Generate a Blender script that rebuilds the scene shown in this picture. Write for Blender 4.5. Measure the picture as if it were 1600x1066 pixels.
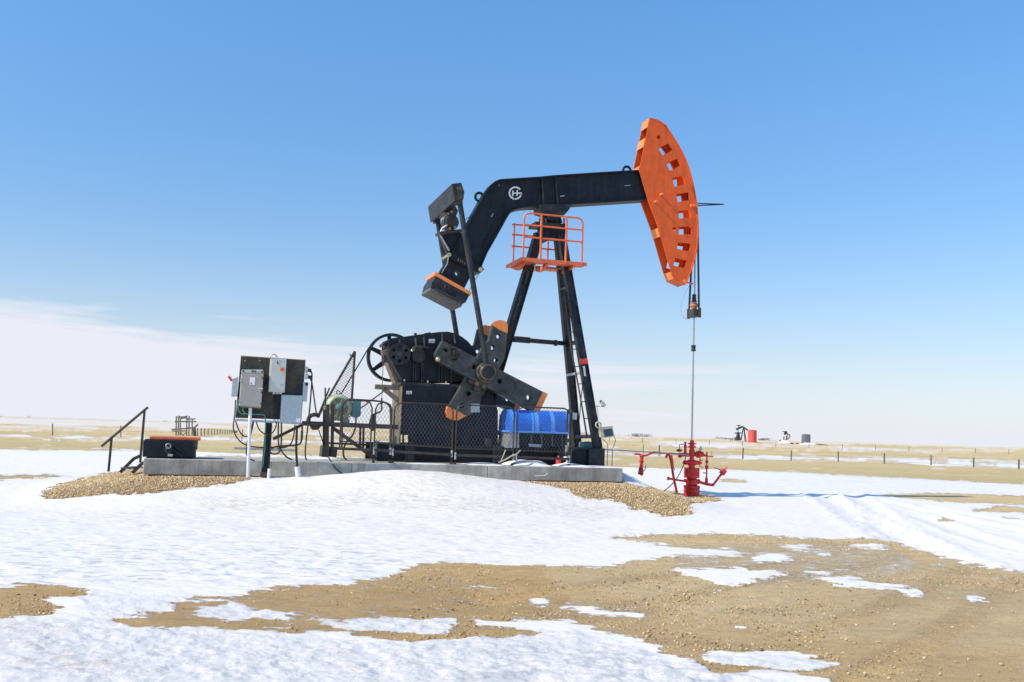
import bpy, bmesh, math, random
import numpy as np
from mathutils import Vector, Matrix
from mathutils.geometry import tessellate_polygon

for o in list(bpy.data.objects):
    bpy.data.objects.remove(o)
random.seed(7)
rng = np.random.default_rng(11)
SC = bpy.context.scene
COL = SC.collection
PI = math.pi
R = math.radians

# ------------------------------------------------------------------ camera
FPX = 1555.0
CAMZ = 1.6
cam_d = bpy.data.cameras.new('camera')
cam_d.sensor_width = 36.0
cam_d.lens = 36.0 * FPX / 1600.0
cam_d.clip_start = 0.1
cam_d.clip_end = 30000
cam = bpy.data.objects.new('camera', cam_d)
COL.objects.link(cam)
CAM_M = Matrix.Translation((0, 0, CAMZ)) @ (Matrix.Rotation(R(90) + math.atan(141.5 / FPX), 4, 'X') @ Matrix.Rotation(R(1.77), 4, 'Z'))
cam.matrix_world = CAM_M
SC.camera = cam

# ------------------------------------------------------------------ light
SUN_TO = Vector((-0.69, -0.315, 0.655)).normalized()
sun_el = math.asin(SUN_TO.z)
sun_d = bpy.data.lights.new('sun', 'SUN')
sun_d.energy = 4.4
sun_d.angle = R(0.5)
sun_d.color = (1.0, 0.86, 0.67)
sun = bpy.data.objects.new('sun', sun_d)
COL.objects.link(sun)
sun.rotation_euler = SUN_TO.to_track_quat('Z', 'Y').to_euler()
SC.view_settings.view_transform = 'Standard'
SC.view_settings.look = 'None'
SC.view_settings.gamma = 1
SC.view_settings.use_curve_mapping = False
SC.view_settings.exposure = 0.07
SC.cycles.max_bounces = 6
SC.cycles.use_denoising = True

world = bpy.data.worlds.new('World')
SC.world = world
world.use_nodes = True
wn, wl = world.node_tree.nodes, world.node_tree.links
wn.clear()
def N(nodes, t, **kw):
    n = nodes.new(t)
    for k, v in kw.items():
        if k.startswith('i_'):
            n.inputs[k[2:].replace('_', ' ')].default_value = v
        else:
            setattr(n, k, v)
    return n
out = N(wn, 'ShaderNodeOutputWorld')
bg = N(wn, 'ShaderNodeBackground'); bg.inputs['Strength'].default_value = 0.125
sky = N(wn, 'ShaderNodeTexSky', sky_type='NISHITA', sun_disc=False, sun_elevation=sun_el,
        sun_rotation=math.atan2(SUN_TO.x, SUN_TO.y), altitude=500, air_density=1.0, dust_density=0.6, ozone_density=2.2)
tc = N(wn, 'ShaderNodeTexCoord')
sep = N(wn, 'ShaderNodeSeparateXYZ'); wl.new(tc.outputs['Generated'], sep.inputs[0])
mp = N(wn, 'ShaderNodeMapping'); mp.inputs['Scale'].default_value = (2.2, 2.2, 20.0); mp.inputs['Location'].default_value = (3.1, 0.4, 1.35)
wl.new(tc.outputs['Generated'], mp.inputs[0])
nz = N(wn, 'ShaderNodeTexNoise', i_Scale=1.5, i_Detail=7.0, i_Roughness=0.55, i_Distortion=0.5); wl.new(mp.outputs[0], nz.inputs['Vector'])
def wmath(op, a, b=None, c=None, clamp=False):
    m = wn.new('ShaderNodeMath'); m.operation = op; m.use_clamp = clamp
    for i, x in enumerate((a, b, c)):
        if x is None: continue
        if isinstance(x, (int, float)): m.inputs[i].default_value = x
        else: wl.new(x, m.inputs[i])
    return m.outputs[0]
# the cloud bank lies low over the horizon, thicker and taller towards -X
zz = sep.outputs['Z']
xx = sep.outputs['X']
top = wmath('MULTIPLY_ADD', xx, -0.028, 0.088)
nn = wmath('MULTIPLY_ADD', nz.outputs['Fac'], 0.11, -0.05)
edge = wmath('SUBTRACT', wmath('ADD', top, nn), zz)
bank = wmath('MULTIPLY', edge, 34.0, clamp=True)
rt = wmath('MULTIPLY_ADD', xx, -0.9, 0.72, clamp=True)
rt = wmath('MAXIMUM', rt, 0.42)
bank = wmath('MULTIPLY', bank, rt)
# faint haze of thin high cloud close to the horizon everywhere
low = wmath('POWER', wmath('SUBTRACT', 1.0, wmath('MULTIPLY', zz, 3.3), clamp=True), 3.4)
low = wmath('MULTIPLY', low, 0.94)
mp2 = N(wn, 'ShaderNodeMapping'); mp2.inputs['Scale'].default_value = (2.0, 2.0, 34.0); mp2.inputs['Location'].default_value = (7.3, 1.9, 4.2)
wl.new(tc.outputs['Generated'], mp2.inputs[0])
nz2 = N(wn, 'ShaderNodeTexNoise', i_Scale=1.9, i_Detail=8.0, i_Roughness=0.6, i_Distortion=0.9); wl.new(mp2.outputs[0], nz2.inputs['Vector'])
wsp_ = wmath('MULTIPLY', wmath('SUBTRACT', nz2.outputs['Fac'], 0.50), 7.0, clamp=True)
wsp_ = wmath('MULTIPLY', wsp_, wmath('MULTIPLY', wmath('SUBTRACT', 0.125, zz), 22.0, clamp=True))
bank = wmath('ADD', bank, wmath('MULTIPLY', wsp_, 0.42), clamp=True)
fac = wmath('MAXIMUM', bank, low, clamp=True)
tint = N(wn, 'ShaderNodeMix', data_type='RGBA', blend_type='MULTIPLY'); tint.inputs[0].default_value = 1.0
wl.new(sky.outputs[0], tint.inputs[6])
hi = N(wn, 'ShaderNodeMapRange'); hi.inputs[1].default_value = 0.08; hi.inputs[2].default_value = 0.40; wl.new(zz, hi.inputs[0])
tr = N(wn, 'ShaderNodeMix', data_type='RGBA'); wl.new(hi.outputs[0], tr.inputs[0]); tr.inputs[6].default_value = (0.90, 0.97, 1.06, 1); tr.inputs[7].default_value = (0.93, 1.44, 1.70, 1)
wl.new(tr.outputs[2], tint.inputs[7])
mx = N(wn, 'ShaderNodeMix', data_type='RGBA')
wl.new(fac, mx.inputs[0]); wl.new(tint.outputs[2], mx.inputs[6]); mx.inputs[7].default_value = (6.3, 6.5, 7.15, 1)
wl.new(mx.outputs[2], bg.inputs[0]); wl.new(bg.outputs[0], out.inputs[0])

# ------------------------------------------------------------------ projection helpers
CR = CAM_M.to_3x3()
CRI = np.array(CR.inverted())
CP = Vector((0, 0, CAMZ))
def ray(px, py):
    return (CR @ Vector(((px - 800) / FPX, -(py - 533) / FPX, -1))).normalized()
def project(x, y, z):
    d = np.stack([x, y, z - CAMZ], -1) @ CRI.T
    w = np.where(d[..., 2] < -1e-3, -d[..., 2], 1e-3)
    return 800 + FPX * d[..., 0] / w, 533 - FPX * d[..., 1] / w, d[..., 2] < -1e-3
TH = R(17)
U = Vector((math.cos(TH), math.sin(TH), 0)); V = Vector((-math.sin(TH), math.cos(TH), 0)); Z = Vector((0, 0, 1))
O = Vector((1.0, 26.0, 0))
def L(u, v, z): return O + U * u + V * v + Z * z
def uz(px, py, v):
    d = ray(px, py); n = V
    t = ((O + V * v - CP).dot(n)) / d.dot(n)
    p = CP + d * t - O
    return p.dot(U), p.z
def P(px, py, v):
    u, z = uz(px, py, v); return L(u, v, z)
def G(px, py, z=0.0):
    d = ray(px, py); return CP + d * ((z - CAMZ) / d.z)
def D(px, py, y):
    d = ray(px, py); return CP + d * (y / d.y)
def metres(px, v=0.0, at=860): return px * (O + V * v - CP).y / FPX

# ------------------------------------------------------------------ materials
def mat(name, col, rough=0.6, metal=0.0, var=0.12, scale=6.0, bump=0.0, bscale=40.0, dirt=None, dirt_amt=0.0, dscale=3.0, spec=0.5, attr=None, streak=False):
    m = bpy.data.materials.new(name); m.use_nodes = True
    nd, lk = m.node_tree.nodes, m.node_tree.links
    b = nd['Principled BSDF']
    b.inputs['Roughness'].default_value = rough; b.inputs['Metallic'].default_value = metal
    b.inputs['Specular IOR Level'].default_value = spec
    t = nd.new('ShaderNodeTexCoord')
    n1 = N(nd, 'ShaderNodeTexNoise', i_Scale=scale, i_Detail=6.0, i_Roughness=0.65); lk.new(t.outputs['Object'], n1.inputs['Vector'])
    r = nd.new('ShaderNodeValToRGB')
    c = Vector(col)
    r.color_ramp.elements[0].color = (*(c * (1 - var * 2.2)), 1); r.color_ramp.elements[0].position = 0.3
    r.color_ramp.elements[1].color = (*(c * (1 + var * 2.2)), 1); r.color_ramp.elements[1].position = 0.7
    lk.new(n1.outputs['Fac'], r.inputs[0])
    cur = r.outputs[0]
    if attr:
        a = N(nd, 'ShaderNodeAttribute', attribute_name=attr)
        mm = N(nd, 'ShaderNodeMix', data_type='RGBA', blend_type='MULTIPLY'); mm.inputs[0].default_value = 1
        lk.new(cur, mm.inputs[6]); lk.new(a.outputs['Color'], mm.inputs[7]); cur = mm.outputs[2]
    if dirt is not None:
        n2 = N(nd, 'ShaderNodeTexNoise', i_Scale=dscale, i_Detail=8.0, i_Roughness=0.7)
        if streak:
            mpp = nd.new('ShaderNodeMapping'); mpp.inputs['Scale'].default_value = (2.6, 2.6, 0.22); lk.new(t.outputs['Object'], mpp.inputs[0]); lk.new(mpp.outputs[0], n2.inputs['Vector'])
        else: lk.new(t.outputs['Object'], n2.inputs['Vector'])
        r2 = nd.new('ShaderNodeValToRGB'); r2.color_ramp.elements[0].position = 0.46; r2.color_ramp.elements[1].position = 0.66
        lk.new(n2.outputs['Fac'], r2.inputs[0])
        f = N(nd, 'ShaderNodeMath', operation='MULTIPLY'); f.inputs[1].default_value = dirt_amt; lk.new(r2.outputs[0], f.inputs[0])
        mm = N(nd, 'ShaderNodeMix', data_type='RGBA'); lk.new(f.outputs[0], mm.inputs[0]); lk.new(cur, mm.inputs[6]); mm.inputs[7].default_value = (*dirt, 1)
        cur = mm.outputs[2]
        f2 = N(nd, 'ShaderNodeMath', operation='MULTIPLY_ADD'); f2.inputs[1].default_value = 0.3; f2.inputs[2].default_value = rough; lk.new(f.outputs[0], f2.inputs[0]); lk.new(f2.outputs[0], b.inputs['Roughness'])
    lk.new(cur, b.inputs['Base Color'])
    if bump:
        n3 = N(nd, 'ShaderNodeTexNoise', i_Scale=bscale, i_Detail=5.0); lk.new(t.outputs['Object'], n3.inputs['Vector'])
        bp = nd.new('ShaderNodeBump'); bp.inputs['Strength'].default_value = bump; bp.inputs['Distance'].default_value = 0.02
        lk.new(n3.outputs['Fac'], bp.inputs['Height']); lk.new(bp.outputs[0], b.inputs['Normal'])
    return m
M = {}
M['black'] = mat('black_paint', (0.006, 0.012, 0.019), 0.5, var=0.25, dirt=(0.05, 0.052, 0.052), dirt_amt=0.3, dscale=2.2, bump=0.08, spec=0.28, streak=True)
M['black_worn'] = mat('worn_black_paint', (0.014, 0.019, 0.024), 0.5, var=0.25, dirt=(0.10, 0.098, 0.09), dirt_amt=0.42, dscale=3.5, bump=0.15, spec=0.35)
M['crank'] = mat('scuffed_and_sunlit_black', (0.040, 0.046, 0.048), 0.5, var=0.3, scale=4, dirt=(0.15, 0.15, 0.14), dirt_amt=0.55, dscale=4.5, bump=0.2)
M['mesh'] = mat('weathered_wire', (0.11, 0.12, 0.13), 0.45, 0.4)
M['rib_bounce'] = mat('grey_rib_and_bounce', (0.12, 0.115, 0.105), 0.7, var=0.2)
M['steel_dk'] = mat('dark_steel', (0.05, 0.048, 0.046), 0.5, 0.3, dirt=(0.11, 0.07, 0.045), dirt_amt=0.5, dscale=5)
M['grease'] = mat('greasy_metal', (0.20, 0.155, 0.085), 0.45, 0.4, var=0.25, dirt=(0.04, 0.035, 0.03), dirt_amt=0.7, dscale=9)
M['orange'] = mat('orange_paint', (0.80, 0.115, 0.010), 0.5, var=0.06, dirt=(0.40, 0.075, 0.02), dirt_amt=0.42, dscale=3.2, streak=True, bump=0.05)
M['cap_lit_orange'] = mat('cap_and_sunlit_orange', (0.95, 0.27, 0.06), 0.5, var=0.05, dirt=(0.55, 0.17, 0.06), dirt_amt=0.3, dscale=7)
M['orange_rail'] = mat('orange_rail_paint', (0.80, 0.16, 0.05), 0.45, var=0.1, dirt=(0.35, 0.10, 0.05), dirt_amt=0.5, dscale=9)
M['red'] = mat('red_paint', (0.76, 0.022, 0.018), 0.38, var=0.2, dirt=(0.22, 0.03, 0.025), dirt_amt=0.6, dscale=14, bump=0.1)
M['pink_pipe'] = mat('faded_red_pipe', (0.50, 0.25, 0.26), 0.5, var=0.1, dirt=(0.4, 0.36, 0.35), dirt_amt=0.6, dscale=6)
M['galv'] = mat('galvanised_steel', (0.42, 0.44, 0.45), 0.45, 0.5, var=0.12, scale=14)
M['rod'] = mat('polished_rod_steel', (0.50, 0.50, 0.50), 0.3, 0.8, var=0.05)
M['white'] = mat('white_print', (0.8, 0.8, 0.8), 0.6, var=0.03)
M['pvc'] = mat('white_plastic', (0.74, 0.75, 0.76), 0.5, var=0.03)
M['conc'] = mat('weathered_concrete', (0.43, 0.415, 0.365), 0.85, var=0.14, scale=3.0, dirt=(0.23, 0.21, 0.17), dirt_amt=0.7, dscale=1.6, streak=True, bump=0.3, bscale=25)
M['board'] = mat('black_plywood', (0.028, 0.030, 0.028), 0.7, var=0.25, dirt=(0.13, 0.105, 0.045), dirt_amt=0.55, dscale=2.6, bump=0.2)
M['boardedge'] = mat('plywood_edge', (0.45, 0.27, 0.12), 0.8)
M['greybox'] = mat('warm_grey_enclosure', (0.37, 0.345, 0.31), 0.5, var=0.03)
M['palebox'] = mat('pale_grey_green_enclosure', (0.50, 0.53, 0.49), 0.45, var=0.03)
M['bluebox'] = mat('pale_blue_grey_sheet', (0.40, 0.465, 0.49), 0.5, var=0.08, scale=22)
M['cable'] = mat('black_cable', (0.02, 0.02, 0.021), 0.5)
M['greenwire'] = mat('green_wire', (0.05, 0.30, 0.22), 0.5)
M['teal'] = mat('faded_green_motor_paint', (0.40, 0.49, 0.35), 0.5, var=0.12, dirt=(0.62, 0.46, 0.20), dirt_amt=0.75, dscale=3.2, bump=0.1)
M['teal2'] = mat('teal_cover_paint', (0.12, 0.29, 0.29), 0.45, var=0.08)
M['olive'] = mat('olive_grille', (0.25, 0.23, 0.12), 0.6, var=0.2)
M['blue'] = mat('blue_fibreglass', (0.03, 0.17, 0.72), 0.35, var=0.12, scale=2.5)
M['bluelt'] = mat('pale_blue_fibreglass', (0.12, 0.36, 0.85), 0.35, var=0.08, scale=3)
M['rail'] = mat('brown_black_steel', (0.055, 0.045, 0.042), 0.5, 0.2, var=0.2, dirt=(0.12, 0.08, 0.055), dirt_amt=0.4, dscale=8)
M['tanbr'] = mat('dusty_and_sunlit_steel', (0.20, 0.16, 0.11), 0.6, 0.1, var=0.2)
M['wood'] = mat('grey_weathered_timber', (0.20, 0.18, 0.15), 0.9, var=0.25, scale=2.0)
M['yellow'] = mat('cream_plastic', (0.60, 0.57, 0.40), 0.5, var=0.05)
M['panel'] = mat('solar_glass', (0.035, 0.06, 0.10), 0.2, var=0.1)
M['redplastic'] = mat('red_plastic', (0.75, 0.06, 0.05), 0.4)
M['rope'] = mat('pale_rope', (0.48, 0.44, 0.36), 0.9)
M['brass'] = mat('brass_fitting', (0.55, 0.46, 0.24), 0.35, 0.5)
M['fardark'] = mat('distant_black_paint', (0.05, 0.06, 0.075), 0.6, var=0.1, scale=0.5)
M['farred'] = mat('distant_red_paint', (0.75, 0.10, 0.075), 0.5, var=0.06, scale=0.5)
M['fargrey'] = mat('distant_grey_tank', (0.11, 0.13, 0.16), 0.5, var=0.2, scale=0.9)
M['tree'] = mat('bare_tree_brush', (0.10, 0.10, 0.12), 0.9, var=0.2, scale=0.2)
M['glass'] = mat('lamp_glass', (0.5, 0.52, 0.53), 0.15)

# ------------------------------------------------------------------ mesh builder (all coordinates in world space)
class MB:
    def __init__(s): s.v = []; s.f = []; s.sm = []
    def add(s, vs, fs, smooth=False):
        b = len(s.v); s.v += [Vector(p) for p in vs]
        for f in fs: s.f.append([b + i for i in f]); s.sm.append(smooth)
        return s
    def prism(s, pts, off, holes=()):
        """pts, holes: lists of 3-D points on one plane, extruded by off"""
        loops = [[Vector(p) for p in pts]] + [[Vector(p) for p in h] for h in holes]
        off = Vector(off)
        flat = [p for l in loops for p in l]
        n = len(flat)
        # flatten on own axes so that the tessellation is robust
        nrm = off.normalized(); a = (loops[0][1] - loops[0][0]).normalized(); b = nrm.cross(a)
        loops2 = [[Vector((p.dot(a), p.dot(b), 0)) for p in l] for l in loops]
        tris = tessellate_polygon(loops2)
        fs = [tuple(t) for t in tris] + [tuple(n + i for i in reversed(t)) for t in tris]
        if not holes and len(pts) <= 4:
            k = len(pts); fs = [tuple(range(k)), tuple(n + i for i in reversed(range(k)))]
        s.add(flat + [p + off for p in flat], fs)
        base = len(s.v) - 2 * n; i0 = 0
        for l in loops:
            k = len(l)
            for i in range(k):
                a_, b_ = i0 + i, i0 + (i + 1) % k
                s.f.append([base + a_, base + b_, base + n + b_, base + n + a_]); s.sm.append(False)
            i0 += k
        return s
    def plate(s, pxs, v0, v1, holes=(), vr=None):
        vr = v0 if vr is None else vr
        f = lambda q: [L(*(lambda t: (t[0], v0, t[1]))(uz(x, y, vr))) for x, y in q]
        return s.prism(f(pxs), V * (v1 - v0), [f(h) for h in holes])
    def box(s, c, ax, ay, az, hx, hy, hz):
        c = Vector(c); vs = [c + ax * (hx * i) + ay * (hy * j) + az * (hz * k) for i in (-1, 1) for j in (-1, 1) for k in (-1, 1)]
        return s.add(vs, [(0, 1, 3, 2), (4, 6, 7, 5), (0, 4, 5, 1), (2, 3, 7, 6), (0, 2, 6, 4), (1, 5, 7, 3)])
    def lbox(s, u0, u1, v0, v1, z0, z1):
        return s.box(L((u0 + u1) / 2, (v0 + v1) / 2, (z0 + z1) / 2), U, V, Z, abs(u1 - u0) / 2, abs(v1 - v0) / 2, abs(z1 - z0) / 2)
    def bar(s, a, b, w, h, up=None):
        a, b = Vector(a), Vector(b); d = (b - a); l = d.length; d.normalize()
        up = Vector(up) if up is not None else (V if abs(d.dot(V)) < 0.9 else Z)
        x = d.cross(up).normalized(); y = x.cross(d).normalized()
        return s.box((a + b) / 2, d, x, y, l / 2, w / 2, h / 2)
    def cyl(s, a, b, r, r2=None, n=14, cap=True, smooth=True):
        a, b = Vector(a), Vector(b); d = (b - a).normalized(); r2 = r if r2 is None else r2
        x = d.orthogonal().normalized(); y = d.cross(x)
        ring = lambda c, q: [c + (x * math.cos(2 * PI * i / n) + y * math.sin(2 * PI * i / n)) * q for i in range(n)]
        s.add(ring(a, r) + ring(b, r2), [(i, (i + 1) % n, n + (i + 1) % n, n + i) for i in range(n)], smooth)
        if cap: s.add(ring(a, r) , [tuple(reversed(range(n)))]); s.add(ring(b, r2), [tuple(range(n))])
        return s
    def lathe(s, a, axis, prof, n=16):
        """prof: list of (distance along axis, radius)"""
        a = Vector(a); axis = Vector(axis).normalized()
        for (t0, r0), (t1, r1) in zip(prof[:-1], prof[1:]):
            if abs(t1 - t0) < 1e-5: t1 += 1e-4
            s.cyl(a + axis * t0, a + axis * t1, max(r0, 1e-4), max(r1, 1e-4), n, cap=True)
        return s
    def tube(s, pts, r, n=7, smoothpath=0):
        pts = [Vector(p) for p in pts]
        for _ in range(smoothpath):
            q = [pts[0]]
            for i in range(len(pts) - 1):
                q += [pts[i] * .75 + pts[i + 1] * .25, pts[i] * .25 + pts[i + 1] * .75]
            pts = q + [pts[-1]]
        k = len(pts); vs = []; x = None
        for i, p in enumerate(pts):
            d = (pts[min(i + 1, k - 1)] - pts[max(i - 1, 0)])
            if d.length < 1e-7: d = Vector((0, 0, 1))
            d.normalize()
            x = d.orthogonal().normalized() if x is None else (x - d * x.dot(d)).normalized()
            y = d.cross(x)
            vs += [p + (x * math.cos(2 * PI * j / n) + y * math.sin(2 * PI * j / n)) * r for j in range(n)]
        fs = [(i * n + j, i * n + (j + 1) % n, (i + 1) * n + (j + 1) % n, (i + 1) * n + j) for i in range(k - 1) for j in range(n)]
        s.add(vs, fs, True)
        s.add(vs[:n], [tuple(reversed(range(n)))]); s.add(vs[-n:], [tuple(range(n))])
        return s
    def sphere(s, c, rx, ry=None, rz=None, n=12):
        ry = rx if ry is None else ry; rz = rx if rz is None else rz; c = Vector(c); vs = []; m = n // 2
        for i in range(m + 1):
            a = PI * i / m
            vs += [c + Vector((rx * math.sin(a) * math.cos(2 * PI * j / n), ry * math.sin(a) * math.sin(2 * PI * j / n), rz * math.cos(a))) for j in range(n)]
        return s.add(vs, [(i * n + j, (i + 1) * n + j, (i + 1) * n + (j + 1) % n, i * n + (j + 1) % n) for i in range(m) for j in range(n)], True)
    def ring(s, c, axis, r, t, n=28, m=6):
        c = Vector(c); axis = Vector(axis).normalized(); x = axis.orthogonal().normalized(); y = axis.cross(x); vs = []
        for i in range(n):
            a = 2 * PI * i / n; e = x * math.cos(a) + y * math.sin(a)
            vs += [c + e * (r + t * math.cos(2 * PI * j / m)) + axis * (t * math.sin(2 * PI * j / m)) for j in range(m)]
        return s.add(vs, [(i * m + j, ((i + 1) % n) * m + j, ((i + 1) % n) * m + (j + 1) % m, i * m + (j + 1) % m) for i in range(n) for j in range(m)], True)
    def build(s, name, m, parent=None, bevel=0.0, kind=None, label=None):
        me = bpy.data.meshes.new(name)
        if parent is not None:
            inv = parent['_inv'] if False else WORLD[parent.name].inverted()
        else: inv = Matrix.Identity(4)
        me.from_pydata([inv @ p for p in s.v], [], s.f)
        me.polygons.foreach_set('use_smooth', s.sm)
        bm = bmesh.new(); bm.from_mesh(me)
        bmesh.ops.remove_doubles(bm, verts=bm.verts, dist=1e-6)
        bmesh.ops.recalc_face_normals(bm, faces=bm.faces)
        bm.to_mesh(me); bm.free()
        for sm_e in me.edges: pass
        me.materials.append(M[m] if isinstance(m, str) else m)
        o = bpy.data.objects.new(name, me); COL.objects.link(o)
        if parent is not None: o.parent = parent; WORLD[o.name] = WORLD[parent.name]
        else: WORLD[o.name] = Matrix.Identity(4)
        if bevel:
            bv = o.modifiers.new('bevel', 'BEVEL'); bv.width = bevel; bv.segments = 2; bv.limit_method = 'ANGLE'; bv.angle_limit = R(35); bv.harden_normals = False
        else:
            try: me.set_sharp_from_angle(angle=R(40))
            except Exception: pass
        if kind: o['kind'] = kind
        if label: o['label'] = label
        return o
WORLD = {}
def thing(name, label, cat, loc, rot=0.0, group=None):
    o = bpy.data.objects.new(name, None); COL.objects.link(o)
    o.location = loc; o.rotation_euler = (0, 0, rot); o.empty_display_size = 0.3
    o['label'] = label; o['category'] = cat
    if group: o['group'] = group
    WORLD[o.name] = Matrix.Translation(loc) @ Matrix.Rotation(rot, 4, 'Z')
    return o
def tag(o, label, cat, group=None):
    o['label'] = label; o['category'] = cat
    if group: o['group'] = group
    return o
def arc_px(cx, cy, r, a0, a1, n=12, ry=None):
    ry = r if ry is None else ry
    return [(cx + r * math.cos(R(a0 + (a1 - a0) * i / n)), cy + ry * math.sin(R(a0 + (a1 - a0) * i / n))) for i in range(n + 1)]
def circ_px(cx, cy, r, n=14): return arc_px(cx, cy, r, 0, 360 - 360 / n, n - 1)

# ------------------------------------------------------------------ ground height
_tab = rng.random((256, 256))
def vnoise(x, y):
    xi = np.floor(x).astype(np.int64); yi = np.floor(y).astype(np.int64); fx = x - xi; fy = y - yi
    fx = fx * fx * (3 - 2 * fx); fy = fy * fy * (3 - 2 * fy)
    g = lambda a, b: _tab[a & 255, b & 255]
    return (g(xi, yi) * (1 - fx) + g(xi + 1, yi) * fx) * (1 - fy) + (g(xi, yi + 1) * (1 - fx) + g(xi + 1, yi + 1) * fx) * fy
def fbm(x, y, o=4):
    s = 0; a = 0.5; t = 0
    for i in range(o):
        s = s + a * vnoise(x + 17.3 * i, y + 9.1 * i); t += a; a *= 0.5; x = x * 2.03; y = y * 2.03
    return s / t - 0.5
def sstep(a, b, x):
    t = np.clip((x - a) / (b - a), 0, 1); return t * t * (3 - 2 * t)
PADZ = 0.80; PADB = 0.47
PU0 = uz(224.5, 719, -2.2)[0]; PU1 = uz(973, 736, -2.2)[0]; PV0, PV1 = -2.2, 1.5
def base_height(x, y):
    x = np.asarray(x, float); y = np.asarray(y, float)
    u = (x - O.x) * U.x + (y - O.y) * U.y; v = (x - O.x) * V.x + (y - O.y) * V.y
    du0 = np.maximum(PU0 + 0.7 - u, 0); du1 = np.maximum(u - (PU1 - 0.4), 0); dv0 = np.maximum(PV0 - v, 0); dv1 = np.maximum(v - PV1, 0)
    dd = np.sqrt((du0 / 3.6) ** 2 + (du1 / 2.9) ** 2 + (dv0 / 4.6) ** 2 + (dv1 / 3.0) ** 2)
    plateau = 0.43 + 0.08 * sstep(2.0, 4.5, u) * (u < 20)
    h = plateau * (1 - sstep(0.03, 1.0, dd))
    # drift of snow against the front of the pad
    uc, vc = uz(650, 735, -3.3)[0], -3.3
    g = np.exp(-((u - uc) / 2.0) ** 2 - (np.maximum(np.abs(v - vc) - 0.2, 0) / 0.95) ** 2)
    h = h + 0.27 * g * sstep(-2.1, -2.6, v)
    # drift by the right end
    uc, vc = PU1 + 0.55, -0.6
    h = h + (0.34 + .1 * fbm(x * 1.5, y * 1.5, 2)) * np.exp(-(np.maximum(u - PU1 - .1, 0) / .95) ** 2 - ((v + 1.25) / .75) ** 2) * sstep(PU1 - .02, PU1 + .15, u)
    r = np.hypot(x, y)
    h = h + 0.05 * fbm(x * 0.25, y * 0.25, 3) * sstep(2, 10, r) * (1 - sstep(60, 120, r))
    h = h + sstep(60, 400, r) * (1 - sstep(1500, 4000, r)) * 0.5 * fbm(x * 0.006 + 3, y * 0.006, 3)
    under = (u > PU0 - .05) & (u < PU1 + .05) & (v > PV0 - .05) & (v < PV1 + .05)
    h = np.where(under, np.minimum(h, PADB - 0.05), h)
    return h
def gz(x, y): return float(base_height(x, y))
# ------------------------------------------------------------------ ground masks (where snow, bare dirt, gravel and grass lie)
RX0, RX1, RY0, RY1 = -700, 2300, 640, 1300
mask = np.zeros((4, RY1 - RY0, RX1 - RX0), np.float32)     # snow, gravel, grass, stubble ; none = dirt
mask[0] = 1
def fill(poly, ch, org=(0, 0), sc=1.0, val=1.0):
    q = np.array([(org[0] + a / sc, org[1] + b / sc) for a, b in poly], float)
    x0, x1 = int(max(q[:, 0].min() - 1, RX0)), int(min(q[:, 0].max() + 2, RX1)); y0, y1 = int(max(q[:, 1].min() - 1, RY0)), int(min(q[:, 1].max() + 2, RY1))
    if x1 <= x0 or y1 <= y0: return
    gx, gy = np.meshgrid(np.arange(x0, x1) + .5, np.arange(y0, y1) + .5)
    ins = np.zeros(gx.shape, bool); k = len(q)
    for i in range(k):
        ax, ay = q[i]; bx, by = q[(i + 1) % k]
        if ay == by: continue
        c = ((ay > gy) != (by > gy)) & (gx < (bx - ax) * (gy - ay) / (by - ay) + ax)
        ins ^= c
    sub = mask[:, y0 - RY0:y1 - RY0, x0 - RX0:x1 - RX0]
    sub[:, ins] = 0
    if ch is not None: sub[ch][ins] = val
DIRT, SNOW, GRAV, GRASS, STUB = None, 0, 1, 2, 3
XS = np.array([-700, 0, 280, 700, 1000, 1150, 1400, 1600, 2300.])
def band(top, bot, ch, val=1.0):
    t = list(zip(XS, top)); b = list(zip(XS, bot)); fill(t + b[::-1], ch, val=val)
hz = 650.9 + 0.0309 * XS
# far bands, from the horizon towards the camera
band(hz - 6, hz + 1.0, STUB)
band(hz + 1.0, hz + 13, STUB, .75)
fill([(-700, 632), (0, 652), (330, 661.5), (330, 670), (0, 663), (-700, 649)], SNOW)
band(np.array([650, 664, 669, 680, 692, 697, 704, 708, 728.]), np.array([658, 670, 674, 685, 697, 701, 707, 711, 733.]), STUB)
band(np.array([657, 671, 675, 686, 698, 702, 708, 712, 734.]), np.array([664, 679, 682, 692, 705, 711, 716, 719, 741.]), GRASS)
band(np.array([668, 684, 688, 699, 713, 718, 727, 733, 756.]), np.array([686, 702, 705, 719, 731, 734, 745, 757, 790.]), GRASS)
a = np.array([(0, 914), (50, 912), (100, 918), (135, 922), (128, 929), (90, 934), (70, 940), (95, 948), (75, 957), (30, 961), (0, 966)])
fill([(-700, 905)] + [tuple(p) for p in a] + [(-700, 975)], DIRT)
MAIN = [(157, 963), (200, 960), (265, 957), (270, 940), (320, 936), (380, 932), (395, 925), (430, 919), (475, 915), (555, 909), (600, 902), (650, 887), (700, 881), (740, 883), (800, 886),
        (830, 884), (925, 886), (1000, 877), (1040, 872), (1120, 869), (1170, 866), (1150, 861), (1080, 857), (1025, 851), (945, 841), (1010, 837), (1125, 835), (1210, 840), (1300, 845), (1350, 842), (1400, 847), (1450, 865), (1510, 881), (1600, 893), (2300, 960),
        (2300, 1300), (1500, 1300), (1330, 1100), (1300, 1066), (1215, 1047), (1100, 1042), (1080, 1030), (1035, 1017), (990, 997), (905, 977), (870, 969), (800, 969), (735, 969), (745, 973), (800, 982), (838, 988), (790, 993), (720, 998),
        (645, 1003), (595, 1000), (540, 989), (500, 985), (435, 991), (350, 988), (280, 985), (215, 980)]
fill(MAIN, DIRT)
o3, o4 = (0, 740), (800, 740)
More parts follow.
